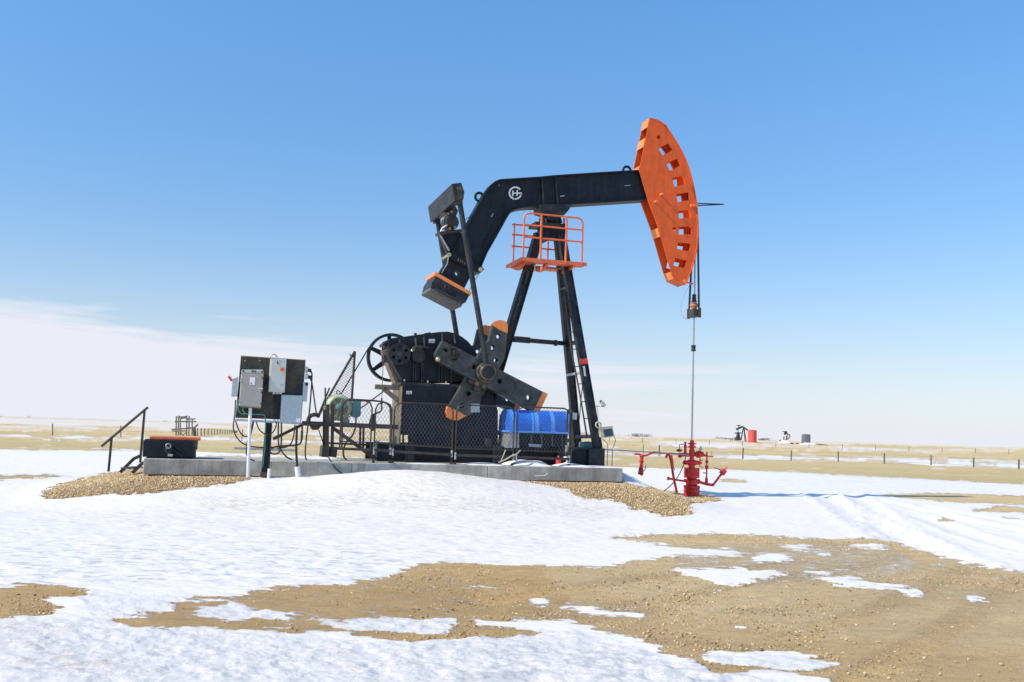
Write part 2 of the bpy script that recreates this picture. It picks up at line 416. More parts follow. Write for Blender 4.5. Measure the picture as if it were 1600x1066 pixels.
fill([(600, 430), (720, 395), (800, 410), (770, 425), (860, 435), (940, 445), (880, 455), (760, 460), (700, 473), (670, 455), (600, 440)], SNOW, o3, 2, .9)
fill([(950, 455), (1080, 460), (1200, 458), (1420, 450), (1425, 470), (1390, 490), (1260, 495), (1130, 492), (1020, 470)], SNOW, o3, 2, .9)
fill([(270, 440), (420, 410), (530, 425), (520, 438), (400, 445)], SNOW, o3, 2)
fill([(1435, 350), (1500, 346), (1560, 350), (1540, 357), (1470, 357)], SNOW, o3, 2)
fill([(830, 476), (910, 476), (905, 484), (840, 484)], SNOW, o3, 2, .8)
for q in ([(500, 302), (690, 300), (740, 306), (850, 310), (850, 320), (760, 330), (740, 345), (660, 353), (600, 337), (560, 330)],
          [(970, 330), (1050, 320), (1120, 340), (1200, 348), (1280, 360), (1290, 375), (1200, 370), (1100, 355), (1010, 350)],
          [(885, 300), (1000, 308), (1000, 315), (930, 312)], [(760, 255), (800, 255), (880, 272), (800, 280), (750, 275)], [(830, 222), (910, 224), (940, 235), (880, 240)],
          [(1040, 220), (1150, 222), (1180, 238), (1080, 230)], [(1430, 388), (1490, 390), (1490, 398), (1430, 396)], [(115, 425), (180, 410), (250, 422), (400, 438), (420, 452), (330, 452), (230, 440), (180, 425)],
          [(50, 402), (110, 398), (110, 410), (60, 411)], [(940, 245), (1000, 247), (990, 256), (950, 255)], [(855, 348), (890, 352), (860, 357)], [(700, 476), (742, 478), (740, 485), (705, 484)], [(1330, 281), (1365, 284), (1360, 291), (1335, 290)],
          [(580, 572), (640, 558), (900, 560), (1030, 590), (980, 605), (840, 612), (760, 600), (640, 592)], [(690, 293), (730, 295), (725, 301), (700, 302)], [(620, 370), (650, 371), (645, 377), (628, 376)]):
    fill(q, SNOW, o4, 2)
fill([(0, 485), (80, 488), (70, 499), (0, 500)], DIRT, o4, 2)
fill([(600, 590), (760, 600), (755, 622), (640, 630), (590, 612)], DIRT, o4, 2)
# bare streaks in the middle distance, right and left
ot = (1100, 740)
fill([(870, 105), (1250, 103), (1600, 114), (3600, 150), (3600, 260), (1600, 158), (1450, 150), (1200, 140), (950, 118)], DIRT, ot, 3.2)
fill([(1340, 181), (1500, 166), (1600, 172), (3600, 270), (3600, 340), (1600, 200), (1450, 191), (1380, 190)], DIRT, ot, 3.2)
fill([(60, 30), (180, 28), (240, 36), (180, 44), (70, 41)], DIRT, ot, 3.2)
fill([(1180, 222), (1230, 226), (1255, 240), (1200, 236)], DIRT, ot, 3.2)
fill([(1500, 220), (1560, 226), (1555, 233), (1510, 229)], DIRT, ot, 3.2)
fill([(-700, 738), (0, 743), (60, 743), (120, 744), (60, 748), (0, 750), (-700, 748)], GRASS)
fill([(320, 712), (470, 716), (520, 722), (400, 722), (310, 718)], STUB)
# gravel shoulders of the pad
fill([(66, 774), (80, 766), (105, 757), (130, 749), (180, 739), (224, 732), (300, 733), (392, 742), (390, 750), (325, 760), (225, 771), (150, 777), (90, 779), (65, 777)], GRAV)
fill([(767, 744), (815, 742), (945, 745), (972, 752), (990, 759), (1040, 769), (1062, 773), (1090, 774), (1132, 780), (1115, 784), (1085, 786), (1065, 788), (1077, 795), (1090, 805), (1042, 808), (990, 796), (957, 781), (915, 781), (890, 772), (892, 766), (860, 761), (835, 754), (802, 749)], GRAV)
def blur(a, k=(0.06, 0.24, 0.4, 0.24, 0.06)):
    n = len(k) // 2
    p = np.pad(a, ((0, 0), (n, n), (0, 0)), mode='edge'); a = sum(w * p[:, i:i + a.shape[1]] for i, w in enumerate(k))
    p = np.pad(a, ((0, 0), (0, 0), (n, n)), mode='edge'); return sum(w * p[:, :, i:i + a.shape[2]] for i, w in enumerate(k))
# streaks of stubble, grass and thin snow in the far fields
gx_, gy_ = np.meshgrid(np.arange(RX0, RX1) + .5, np.arange(RY0, RY1) + .5)
gy_ = gy_[:130]; gx_ = gx_[:130]; rel = gy_ - (650.9 + .0309 * gx_)
n1 = fbm(gx_ * .012 + 5, rel * .42 + 9, 5); n2 = fbm(gx_ * .03 + 70, rel * .9 + 30, 4)
top_ = mask[:, :130]
def setm(sel, ch): top_[:, sel] = 0; top_[ch][sel] = 1
s_ = (rel > 1) & (rel < 16) & (top_[3] > 0)
setm(s_ & (n1 > .07), 2); setm(s_ & (n1 < -.06), 0)
s_ = (rel > 1) & (rel < 56)
g_ = s_ & (top_[2] > 0) & (rel > 16); setm(g_ & (n2 > .16), 3); setm(g_ & (n1 > .22), 0)
w_ = s_ & (top_[0] > 0) & (rel > 14) & (rel < 42) & (gx_ > -900); setm(w_ & (n2 > .07), 3); setm(w_ & (n1 < -.17), 2)
# loose snow scraps lie thinly over these stretches of dirt
def thin(poly, val, org=(0, 0), sc=1.0):
    keep = mask.copy(); fill(poly, SNOW, org, sc, 1.0); got = (mask[0] == 1) & (keep.sum(0) == 0); mask[:] = keep; mask[0][got] = val
thin([(560, 225), (1000, 215), (1200, 240), (1300, 300), (1100, 340), (700, 340), (480, 310)], .44, (800, 740), 2)
thin([(-10, 395), (440, 395), (460, 460), (0, 470)], .36, (800, 740), 2)
thin([(1100, 250), (1650, 330), (1650, 420), (1100, 380)], .30, (800, 740), 2)
thin([(260, 925), (700, 895), (800, 990), (200, 985)], .33)
for _ in range(2): mask = blur(mask)
# second set of covers: melt pits, granular crust, dirty stain on the snow; damp ochre soil
cov = mask; mask = np.zeros_like(cov)
def fadd(poly, ch, val):
    keep = mask.copy(); fill(poly, ch, val=val); new = mask[ch].copy(); mask[:] = keep; mask[ch] = np.maximum(keep[ch], new)
fadd([(-700, 800), (300, 795), (900, 810), (1000, 830), (760, 885), (480, 915), (130, 915), (-700, 905)], 0, .55)
fadd([(-700, 850), (200, 850), (560, 850), (640, 880), (440, 912), (140, 912), (-700, 905)], 0, 1)
fadd([(1100, 735), (1700, 750), (1700, 780), (1100, 765)], 0, .5)
fadd([(760, 1000), (1040, 1020), (1250, 1066), (1250, 1100), (700, 1100)], 0, .9)
fadd([(-700, 966), (150, 962), (600, 1003), (900, 985), (1100, 1040), (1330, 1080), (1400, 1300), (-700, 1300)], 1, 1)
fadd([(130, 925), (540, 935), (480, 975), (150, 962)], 1, .7)
fadd([(290, 930), (460, 935), (720, 965), (700, 990), (480, 985), (300, 975)], 1, .9)
fadd([(1080, 1018), (1320, 1025), (1300, 1050), (1090, 1045)], 1, .8)
fadd([(820, 745), (1000, 795), (930, 815), (700, 790)], 1, .5)
fadd([(300, 778), (640, 770), (960, 790), (940, 808), (600, 792), (300, 795)], 2, .8)
fadd([(560, 735), (740, 738), (760, 765), (560, 768)], 2, .5)
fadd([(-50, 968), (110, 972), (110, 992), (-50, 990)], 2, .9); fadd([(-50, 998), (90, 1000), (80, 1010), (-50, 1010)], 2, .9)
fadd([(10, 1040), (60, 1022), (130, 1020), (200, 1028), (190, 1046), (60, 1048)], 2, 1)
fadd([(-700, 900), (830, 870), (900, 960), (800, 1010), (-700, 985)], 3, 1); fadd([(800, 900), (1300, 1000), (1600, 1010), (1600, 1300), (1000, 1300), (900, 970)], 3, .45)
mask2 = mask
for _ in range(9): mask2 = blur(mask2)
mask = cov
def sample_tex(x, y, z):
    px, py, ok = project(x, y, z); px = px + 60 * fbm(x * 1.1, y * 1.4, 3); py = py + 16 * fbm(x * 1.3 + 9, y * 2, 3)
    px = np.clip(px - RX0 - .5, 0, RX1 - RX0 - 2).astype(int); py = np.clip(py - RY0 - .5, 0, RY1 - RY0 - 2).astype(int)
    return np.where(ok, mask2[:, py, px], .35)
def sample_mask(x, y, z):
    px, py, ok = project(x, y, z)
    d = np.maximum(py - (651 + .031 * px), 1)
    j = sstep(8, 60, d)
    px = px + 30 * j * fbm(x * 1.6, y * 5.0, 4) + 26 * j * fbm(x * 7, y * 16, 3)
    py = py + d * 0.05 * j * fbm(x * 0.9 + 50, y * 3.2, 4) + np.minimum(d, 220) * 0.06 * j * fbm(x * 5 + 5, y * 12, 4) + (1 - j) * 4.5 * sstep(2, 12, d) * fbm(px * .03, py * .4, 4)
    px = np.clip(px - RX0 - .5, 0, RX1 - RX0 - 2); py = np.clip(py - RY0 - .5, 0, RY1 - RY0 - 2)
    xi = px.astype(int); yi = py.astype(int); fx = px - xi; fy = py - yi
    m = mask[:, yi, xi] * (1 - fx) * (1 - fy) + mask[:, yi, xi + 1] * fx * (1 - fy) + mask[:, yi + 1, xi] * (1 - fx) * fy + mask[:, yi + 1, xi + 1] * fx * fy
    w = sstep(0.42, 0.60, fbm(x * .35, y * .35, 4) + .5)
    m[0] = np.where(ok, m[0], w); m[1:] = np.where(ok, m[1:], 0)
    return m
# tyre ruts in the snow on the right
RUTS = []
def rut(pts, wdt, depth, rough): RUTS.append(([G(*p) for p in pts], wdt, depth, rough))
rut([(1282, 776), (1312, 790), (1345, 812), (1385, 832), (1440, 862), (1500, 885)], 0.36, 0.045, 0.11)
rut([(1330, 772), (1350, 786), (1372, 806), (1410, 835), (1452, 858)], 0.30, 0.04, 0.09)
rut([(1370, 782), (1430, 796), (1500, 812), (1600, 832), (1800, 870)], 0.22, 0.045, 0.03)
rut([(1440, 792), (1500, 803), (1600, 820), (1800, 850)], 0.20, 0.035, 0.03)
rut([(1440, 808), (1500, 832), (1545, 846), (1600, 862), (1800, 905)], 0.26, 0.04, 0.06)
rut([(1180, 772), (1240, 772), (1300, 778)], 0.25, 0.04, 0.05)
def rut_height(x, y):
    h = np.zeros_like(x)
    for pts, w, dep, rg in RUTS:
        best = np.full(x.shape, 1e9)
        for a_, b_ in zip(pts[:-1], pts[1:]):
            dx, dy = b_.x - a_.x, b_.y - a_.y; l2 = dx * dx + dy * dy
            t = np.clip(((x - a_.x) * dx + (y - a_.y) * dy) / l2, 0, 1)
            best = np.minimum(best, np.hypot(x - a_.x - t * dx, y - a_.y - t * dy))
        m = best < w * 3
        if not m.any(): continue
        q = best[m] / w; xm, ym = x[m], y[m]
        prof = -dep * np.exp(-q ** 2 * 1.2) + dep * .45 * np.exp(-((q - 1.4) / .45) ** 2)
        ch = rg * np.exp(-((q - .9) / 1.0) ** 2) * np.maximum(fbm(xm * 5.5, ym * 5.5, 4) , 0) * 1.7
        h[m] += (prof + .6 * ch) * (0.6 + .8 * (fbm(xm * .9, ym * .9, 2) + .5))
    return h
TRD = [[G(*p) for p in q] for q in ([(1000, 1090), (1230, 1000), (1400, 940), (1490, 900), (1530, 880)], [(1290, 1090), (1450, 1000), (1540, 945), (1600, 905)], [(560, 1000), (760, 940), (1000, 900), (1250, 880)], [(800, 1000), (960, 950), (1150, 915), (1330, 890), (1420, 870)])]
def tread(x, y):
    h = np.zeros_like(x)
    global TRK; TRK = np.zeros_like(x)
    for pts in TRD:
        best = np.full(x.shape, 1e9); al = np.zeros_like(x); acc = 0
        for a_, b_ in zip(pts[:-1], pts[1:]):
            dx, dy = b_.x - a_.x, b_.y - a_.y; l = math.hypot(dx, dy); t = np.clip(((x - a_.x) * dx + (y - a_.y) * dy) / l / l, 0, 1)
            d = np.hypot(x - a_.x - t * dx, y - a_.y - t * dy); k = d < best; best = np.where(k, d, best); al = np.where(k, acc + t * l, al); acc += l
        TRK = np.maximum(TRK, np.exp(-(best / .2) ** 4) * np.clip(.5 + 2.2 * fbm(x * .7, y * .7, 2), 0, 1))
        for off in (0,):
            q = best / .15; h += np.where(q < 3, (-.030 * np.exp(-q ** 4) + .018 * np.exp(-((q - 1.35) / .3) ** 2)) * (.5 + .5 * np.sin(al * 52) * (q < 1)), 0) * np.clip(.6 + 2.5 * fbm(x * .8, y * .8, 2), 0, 1)
    return h
def build_ground():
    # polar sheet round the camera: fine where it is seen, coarse behind
    dpx = np.concatenate([np.array([.28, .5, .8, 1.2, 1.7]), np.arange(2.3, 470, 1.15)])
    dpx = np.concatenate([dpx, 470 * 1.13 ** np.arange(1, 16)])
    rr = (CAMZ * FPX / dpx)[::-1]
    aa = np.concatenate([np.linspace(-180, -36, 30)[:-1], np.linspace(-36, 36, 1150), np.linspace(36, 180, 30)[1:-1]])
    A, Rr = np.meshgrid(np.radians(aa), rr)
    x = Rr * np.sin(A); y = Rr * np.cos(A)
    z = base_height(x, y)
    m = sample_mask(x, y, z)
    near = 1 - sstep(25, 60, Rr)
    snow = sstep(.25, .80, m[0])
    z = z + snow * near * (0.004 + 0.012 * sstep(9, 16, Rr) + 0.030 * fbm(x * .9, y * 1.1, 3) + 0.022 * fbm(x * 3.4, y * 8.0, 3)) + near * (1 - snow) * 0.035 * fbm(x * 2.2, y * 2.2, 4)
    t2 = sample_tex(x, y, z); z = z + snow * near * (t2[1] * .035 * fbm(x * 9, y * 9, 3) - t2[0] * .05 * np.maximum(fbm(x * 4.5, y * 5.5, 2) - .06, 0))
    z = z + near * m[1] * 0.05 * fbm(x * 5, y * 5, 2)
    z = z + rut_height(x, y) * snow + tread(x, y) * (1 - snow)
    ny, nx = x.shape
    co = np.stack([x, y, z], -1).reshape(-1, 3)
    co = np.concatenate([co, [[0, 0, 0.02]]])
    i = np.arange(ny - 1)[:, None] * nx; j = np.arange(nx)[None, :]; jn = (j + 1) % nx
    q = np.stack([i + j, i + jn, i + nx + jn, i + nx + j], -1).reshape(-1, 4)[:, ::-1]
    t = np.stack([np.full(nx, len(co) - 1), np.arange(nx), (np.arange(nx) + 1) % nx], -1)[:, ::-1]
    me = bpy.data.meshes.new('ground')
    me.vertices.add(len(co)); me.vertices.foreach_set('co', co.ravel())
    loops = np.concatenate([q.ravel(), t.ravel()]); nq, nt = len(q), len(t)
    me.loops.add(len(loops)); me.loops.foreach_set('vertex_index', loops)
    me.polygons.add(nq + nt)
    st = np.concatenate([np.arange(nq) * 4, nq * 4 + np.arange(nt) * 3])
    me.polygons.foreach_set('loop_start', st)
    me.polygons.foreach_set('use_smooth', np.ones(nq + nt, bool))
    me.update(calc_edges=True); me.validate()
    at = me.attributes.new('cover', 'FLOAT_COLOR', 'POINT')
    c = np.concatenate([np.moveaxis(m, 0, -1).reshape(-1, 4), [[1, 0, 0, 0]]]).astype(np.float32)
    at.data.foreach_set('color', c.ravel())
    tx_ = sample_tex(x, y, z); at = me.attributes.new('wear', 'FLOAT_COLOR', 'POINT'); at.data.foreach_set('color', np.concatenate([np.moveaxis(tx_, 0, -1).reshape(-1, 4), [[0, 0, 0, 0]]]).astype(np.float32).ravel())
    at = me.attributes.new('track', 'FLOAT', 'POINT'); at.data.foreach_set('value', np.concatenate([TRK.ravel(), [0]]).astype(np.float32))
    o = bpy.data.objects.new('ground', me); COL.objects.link(o); o['kind'] = 'structure'
    # material
    g = bpy.data.materials.new('ground_cover'); g.use_nodes = True; nd, lk = g.node_tree.nodes, g.node_tree.links
    b = nd['Principled BSDF']; b.inputs['Roughness'].default_value = .85; b.inputs['Specular IOR Level'].default_value = 0.25
    tc = nd.new('ShaderNodeTexCoord'); at = N(nd, 'ShaderNodeAttribute', attribute_name='cover'); sp = nd.new('ShaderNodeSeparateColor'); lk.new(at.outputs['Color'], sp.inputs[0])
    def noise(scale, det=6, rough=.6, sx=1, sy=1, dist=0):
        m_ = nd.new('ShaderNodeMapping'); m_.inputs['Scale'].default_value = (sx, sy, 1); lk.new(tc.outputs['Object'], m_.inputs[0])
        n_ = N(nd, 'ShaderNodeTexNoise', i_Scale=float(scale), i_Detail=float(det), i_Roughness=float(rough), i_Distortion=float(dist)); lk.new(m_.outputs[0], n_.inputs['Vector']); return n_.outputs['Fac']
    def mth(op, a, b=None, c=None, clamp=False):
        m_ = nd.new('ShaderNodeMath'); m_.operation = op; m_.use_clamp = clamp
        for i_, v_ in enumerate((a, b, c)):
            if v_ is None: continue
            if isinstance(v_, (int, float)): m_.inputs[i_].default_value = v_
            else: lk.new(v_, m_.inputs[i_])
        return m_.outputs[0]
    def ramp(f, p0, p1, c0=(0, 0, 0), c1=(1, 1, 1)):
        r_ = nd.new('ShaderNodeValToRGB'); e = r_.color_ramp.elements; e[0].position = p0; e[1].position = p1; e[0].color = (*c0, 1); e[1].color = (*c1, 1); lk.new(f, r_.inputs[0]); return r_.outputs[0]
    def mix(f, a, b_, blend='MIX'):
        m_ = N(nd, 'ShaderNodeMix', data_type='RGBA', blend_type=blend)
        for s_, v_ in ((0, f), (6, a), (7, b_)):
            if isinstance(v_, tuple): m_.inputs[s_].default_value = (*v_, 1)
            elif isinstance(v_, (int, float)): m_.inputs[s_].default_value = v_
            else: lk.new(v_, m_.inputs[s_])
        return m_.outputs[2]
    nfine = noise(60, 4, .7); nmid = noise(7, 6, .65); nbig = noise(.7, 5, .6); nfar = noise(.035, 6, .6, 1, 2.2); nstreak = noise(2.6, 6, .65, 1, 3.0, .4)
    wr = N(nd, 'ShaderNodeAttribute', attribute_name='wear'); wsp = nd.new('ShaderNodeSeparateColor'); lk.new(wr.outputs['Color'], wsp.inputs[0])
    # snow
    pits = mth('MULTIPLY', ramp(mth('ADD', mth('MULTIPLY', noise(4.2, 5, .62, .8, 1.5, .4), .75), mth('MULTIPLY', noise(13, 4, .7, .8, 1.5), .25)), .515, .575), wsp.outputs[0])
    snow_c = mix(mth('MULTIPLY', pits, .75), (.85, .83, .79), (.50, .51, .53))
    stain = mth('MULTIPLY', mth('MULTIPLY_ADD', wsp.outputs[2], 1.5, .05), ramp(noise(6, 7, .8, 1, 1.6, .4), .48, .60))
    snow_c = mix(mth('MULTIPLY', stain, .55, clamp=True), snow_c, (.55, .44, .30))
    crust = mth('MULTIPLY', wsp.outputs[1], mth('ADD', mth('MULTIPLY', ramp(noise(20, 6, .8, 1, 1.4), .42, .62), .8), .12))
    snow_c = mix(mth('MULTIPLY', crust, .62), snow_c, (.58, .59, .62))
    spots = mth('MULTIPLY', mth('MULTIPLY_ADD', wsp.outputs[1], .8, .2), ramp(noise(9, 5, .75, 1, 2.4), .60, .68))
    snow_c = mix(mth('MULTIPLY', spots, .55), snow_c, (.40, .37, .33))
    # bare pad dirt
    dirt_c = ramp(nmid, .28, .72, (.74, .54, .27), (.95, .74, .42))
    dirt_c = mix(mth('MULTIPLY', ramp(nbig, .4, .65), .6), dirt_c, (.68, .49, .25))
    dirt_c = mix(mth('MULTIPLY', ramp(noise(1.6, 8, .75, .5, 2.2, .3), .50, .68), .55), dirt_c, (.54, .385, .20))
    dirt_c = mix(mth('MULTIPLY', ramp(noise(22, 5, .75), .54, .66), .45), dirt_c, (.46, .32, .17))
    dirt_c = mix(mth('MULTIPLY', ramp(nfine, .50, .72), .45), dirt_c, (.90, .73, .46))
    dirt_c = mix(mth('MULTIPLY', ramp(noise(85, 3, .6), .58, .70), .4), dirt_c, (.27, .19, .12))
    dirt_c = mix(mth('MULTIPLY', wr.outputs['Alpha'], .6), dirt_c, mix(1.0, dirt_c, (.86, .70, .50), 'MULTIPLY'))
    tk = N(nd, 'ShaderNodeAttribute', attribute_name='track')
    dirt_c = mix(mth('MULTIPLY', tk.outputs['Fac'], .42), dirt_c, (.50, .35, .185))
    # gravel bed
    grav_c = ramp(noise(30, 3, .7), .3, .7, (.30, .21, .11), (.66, .50, .30))
    # short dry grass
    grass_c = ramp(nfar, .3, .7, (.56, .42, .19), (.68, .53, .26))
    grass_c = mix(mth('MULTIPLY', ramp(noise(1.1, 6, .7, 1, 3), .42, .62), .45), grass_c, (.76, .64, .40))
    grass_c = mix(mth('MULTIPLY', ramp(noise(.12, 5, .6, 1, 2), .45, .62), .25), grass_c, (.52, .46, .23))
    # stubble, brown grey with snow between
    stub_c = ramp(noise(.25, 6, .75, 1, 2), .38, .6, (.62, .49, .31), (.84, .77, .66))
    n_edge = mth('MULTIPLY_ADD', noise(3.2, 9, .78, 1, 2.4), 2.1, -1.05)
    n_edge2 = mth('MULTIPLY_ADD', noise(30, 4, .7, 1, 1.5), .9, -.45)
    jit = mth('ADD', n_edge, n_edge2)
    col = dirt_c
    gf = ramp(mth('ADD', sp.outputs[1], jit), .40, .56); col = mix(gf, col, grav_c)
    rf = ramp(mth('ADD', sp.outputs[2], mth('MULTIPLY_ADD', noise(.16, 8, .8, .6, 1), 2.6, -1.3)), .38, .52); col = mix(rf, col, grass_c)
    tf = ramp(mth('ADD', at.outputs['Alpha'], jit), .35, .6); col = mix(tf, col, stub_c)
    cdv = nd.new('ShaderNodeVectorMath'); cdv.operation = 'LENGTH'; lk.new(tc.outputs['Object'], cdv.inputs[0])
    fmid = mth('MULTIPLY', mth('SUBTRACT', cdv.outputs['Value'], 30.0), 1 / 30.0, clamp=True)
    jfar = mth('MULTIPLY_ADD', noise(.16, 8, .8, .6, 1), 2.6, -1.3)
    jm = nd.new('ShaderNodeMix'); jm.data_type = 'FLOAT'; lk.new(fmid, jm.inputs[0]); lk.new(jit, jm.inputs[2]); lk.new(jfar, jm.inputs[3])
    sfr = mth('ADD', sp.outputs[0], jm.outputs[0])
    sf = ramp(sfr, .50, .60)
    wet = ramp(sfr, .15, .48)
    ice = mth('SUBTRACT', 1.0, ramp(sfr, .58, .92))
    snow_c = mix(mth('MULTIPLY', ice, mth('MULTIPLY_ADD', noise(40, 5, .8), .9, .05)), snow_c, (.50, .47, .42))
    col = mix(mth('MULTIPLY', wet, .28), col, (.33, .225, .11))
    # distant snow lies thin: field shows through
    camd = nd.new('ShaderNodeVectorMath'); camd.operation = 'LENGTH'; lk.new(tc.outputs['Object'], camd.inputs[0])
    farf = mth('MULTIPLY', mth('SUBTRACT', camd.outputs['Value'], 60.0), 1 / 260.0, clamp=True)
    snow_far = ramp(noise(.05, 8, .72, 1, 2.6), .36, .66, (.66, .54, .37), (.85, .81, .74))
    snow_c = mix(mth('MULTIPLY', farf, .8), snow_c, snow_far)
    col = mix(sf, col, snow_c)
    lk.new(col, b.inputs['Base Color'])
    lk.new(mth('MULTIPLY_ADD', sf, -.2, .92), b.inputs['Roughness'])
    # relief
    hs = mth('ADD', mth('MULTIPLY', nstreak, 1.6), mth('ADD', mth('MULTIPLY', noise(34, 6, .75), mth('MULTIPLY_ADD', wsp.outputs[1], 1.2, .25)), mth('MULTIPLY', noise(3.6, 4, .6, 1, 1.5, .5), -2.2)))
    hd = mth('ADD', mth('MULTIPLY', noise(45, 6, .8), 1.6), mth('MULTIPLY', nmid, 1.2))
    hh = nd.new('ShaderNodeMix'); hh.data_type = 'FLOAT'; lk.new(sf, hh.inputs[0]); lk.new(hd, hh.inputs[2]); lk.new(hs, hh.inputs[3])
    bp = nd.new('ShaderNodeBump'); bp.inputs['Distance'].default_value = .03; bp.inputs['Strength'].default_value = .6
    lk.new(mth('MULTIPLY', mth('MULTIPLY_ADD', farf, -.9, .9), mth('MULTIPLY_ADD', sf, -.5, 1.0)), bp.inputs['Strength'])
    lk.new(hh.outputs[0], bp.inputs['Height']); lk.new(bp.outputs[0], b.inputs['Normal'])
    me.materials.append(g)
    return o
build_ground()

# ------------------------------------------------------------------ loose stones
ico = bmesh.new(); bmesh.ops.create_icosphere(ico, subdivisions=1, radius=1); IV = np.array([v.co[:] for v in ico.verts]); IF = np.array([[v.index for v in f.verts] for f in ico.faces]); ico.free()
OV = np.array([[1, 0, 0], [-1, 0, 0], [0, 1, 0], [0, -1, 0], [0, 0, 1], [0, 0, -1.]]); OF = np.array([[0, 2, 4], [2, 1, 4], [1, 3, 4], [3, 0, 4], [2, 0, 5], [1, 2, 5], [3, 1, 5], [0, 3, 5]])
def stones(name, pts, size, BV, BF, cols, material, flat=.6):
    n = len(pts); k = len(BV)
    base = BV[None] * (1 + .35 * (rng.random((n, k, 1)) - .5)) * size[:, None, None] * (0.7 + .6 * rng.random((n, 1, 3)))
    base[..., 2] *= flat
    a_ = rng.random(n) * 6.28; ca, sa = np.cos(a_)[:, None], np.sin(a_)[:, None]
    x = base[..., 0] * ca - base[..., 1] * sa; y = base[..., 0] * sa + base[..., 1] * ca
    tl = (rng.random((n, 1)) - .5) * 1.2; z = base[..., 2] + x * tl * .5
    co = np.stack([x, y, z], -1) + pts[:, None, :]
    f = (BF[None] + (np.arange(n) * k)[:, None, None]).reshape(-1, 3)
    me = bpy.data.meshes.new(name); me.vertices.add(n * k); me.vertices.foreach_set('co', co.ravel())
    me.loops.add(f.size); me.loops.foreach_set('vertex_index', f.ravel()); me.polygons.add(len(f)); me.polygons.foreach_set('loop_start', np.arange(len(f)) * 3)
    me.update(calc_edges=True)
    at = me.attributes.new('tint', 'FLOAT_COLOR', 'POINT'); c = np.repeat(np.concatenate([cols, np.ones((n, 1))], 1)[:, None], k, 1); at.data.foreach_set('color', c.astype(np.float32).ravel())
    me.materials.append(material)
    o = bpy.data.objects.new(name, me); COL.objects.link(o); o['kind'] = 'stuff'; return o
M['stone'] = mat('pebble_stone', (1, 1, 1), .85, var=.06, scale=30, attr='tint')
def tints(n, dark=.2):
    pal = np.array([[.60, .43, .21], [.74, .55, .30], [.48, .33, .16], [.82, .68, .46], [.34, .25, .15], [.58, .45, .30], [.20, .15, .11]])
    p_ = np.array([.24, .2, .2, .12, .14, .08, .05]); i_ = rng.choice(7, n, p=p_ / p_.sum())
    return pal[i_] * (.85 + .3 * rng.random((n, 1)))
def scatter(px0, px1, py0, py1, n, ch, thr=.55, zmid=.25, pow_=1.0):
    """random spots on the ground where cover ch lies; drawn evenly over the ground area"""
    c = [G(px0, py0, zmid), G(px1, py0, zmid), G(px0, py1, zmid), G(px1, py1, zmid)]
    x0, x1 = min(p.x for p in c), max(p.x for p in c); y0, y1 = min(p.y for p in c), max(p.y for p in c)
    x = x0 + (x1 - x0) * rng.random(n); y = y0 + (y1 - y0) * rng.random(n)
    z = base_height(x, y); m = sample_mask(x, y, z)
    q = (1 - m.sum(0)) if ch is None else m[ch]
    k = q > thr
    return x[k], y[k], z[k]
x, y, z = scatter(40, 1150, 728, 830, 1000000, 1, .5)
u_ = (x - O.x) * U.x + (y - O.y) * U.y; v_ = (x - O.x) * V.x + (y - O.y) * V.y
k = ~((u_ > PU0) & (u_ < PU1) & (v_ > PV0))
x, y, z = x[k][:130000], y[k][:130000], z[k][:130000]
stones('gravel', np.stack([x, y, z + .018], -1), .008 + .014 * rng.random(len(x)) ** 2, OV, OF, tints(len(x)) * (.75 + .5 * rng.random((len(x), 1))), M['stone'], .8)
x, y, z = scatter(-100, 1750, 840, 1066, 200000, None, .45, 0)
cl = fbm(x * .5 + 7, y * .5, 3); k = rng.random(len(x)) < np.clip(.34 + 3.0 * cl, .05, 1)
x, y, z = x[k][:46000], y[k][:46000], z[k][:46000]
sz = .0035 + .011 * rng.random(len(x)) ** 3.5
stones('loose_stones', np.stack([x, y, z + .003], -1), sz, IV, IF, tints(len(x)) * .86, M['stone'], .65)
# ------------------------------------------------------------------ concrete pad
def zat(px, py, v): return uz(px, py, v)[1]
pad = thing('concrete_pad', 'long low weathered concrete pad under the black and orange pumpjack', 'concrete pad', L((PU0 + PU1) / 2, (PV0 + PV1) / 2, PADB), TH)
su = [PU0, uz(462, 0, -2.2)[0], uz(583, 0, -2.2)[0], uz(786, 0, -2.2)[0], PU1]
for i in range(4):
    mb = MB(); a_, b_ = su[i] + (.004 if i else 0), su[i + 1] - (.004 if i < 3 else 0)
    mb.lbox(a_, b_, PV0, -.35 if i < 2 else PV1, PADB, PADZ)
    mb.build('slab', 'conc', pad, bevel=.014)

# ------------------------------------------------------------------ the pumpjack
BZ = PADZ
jack = thing('pumpjack', 'tall black pumpjack with orange horsehead and orange service cage above the fenced gearbox', 'pumpjack', L(0, 0, BZ), TH)
# skid
u0 = uz(590, 700, -.95)[0]; u1 = uz(944, 702, -.95)[0]; zt = 1.23
mb = MB()
for s in (-1, 1):
    for z_ in (BZ + .02, zt - .02): mb.lbox(u0, u1 - .35, s * .95 - .13 * (s > 0), s * .95 + .13 * (s < 0), z_ - .02, z_ + .02)
    mb.lbox(u0, u1 - .36, s * .88 - .02, s * .88 + .02, BZ + .04, zt - .04)
skid = mb.build('skid_beam', 'black', jack)
for k in range(9):
    uu = u0 + .15 + (u1 - u0 - .6) * k / 8
    MB().lbox(uu, uu + .12, -.86, .86, BZ + .05, zt - .05).build('cross_member', 'black', jack, bevel=.008)
ue0, ue1 = uz(920, 702, -1.0)[0], uz(945.5, 702, -1.0)[0]
MB().lbox(ue0, ue1, -1.0, 1.0, BZ, zt + .02).build('end_box', 'black_worn', jack, bevel=.015)
for px_ in (633, 770, 870):
    uu = uz(px_, 700, -.95)[0]; MB().lbox(uu, uu + .22, -1.02, -.951, BZ + .01, zt + .03).build('stiffener', 'black_worn', jack, bevel=.006)
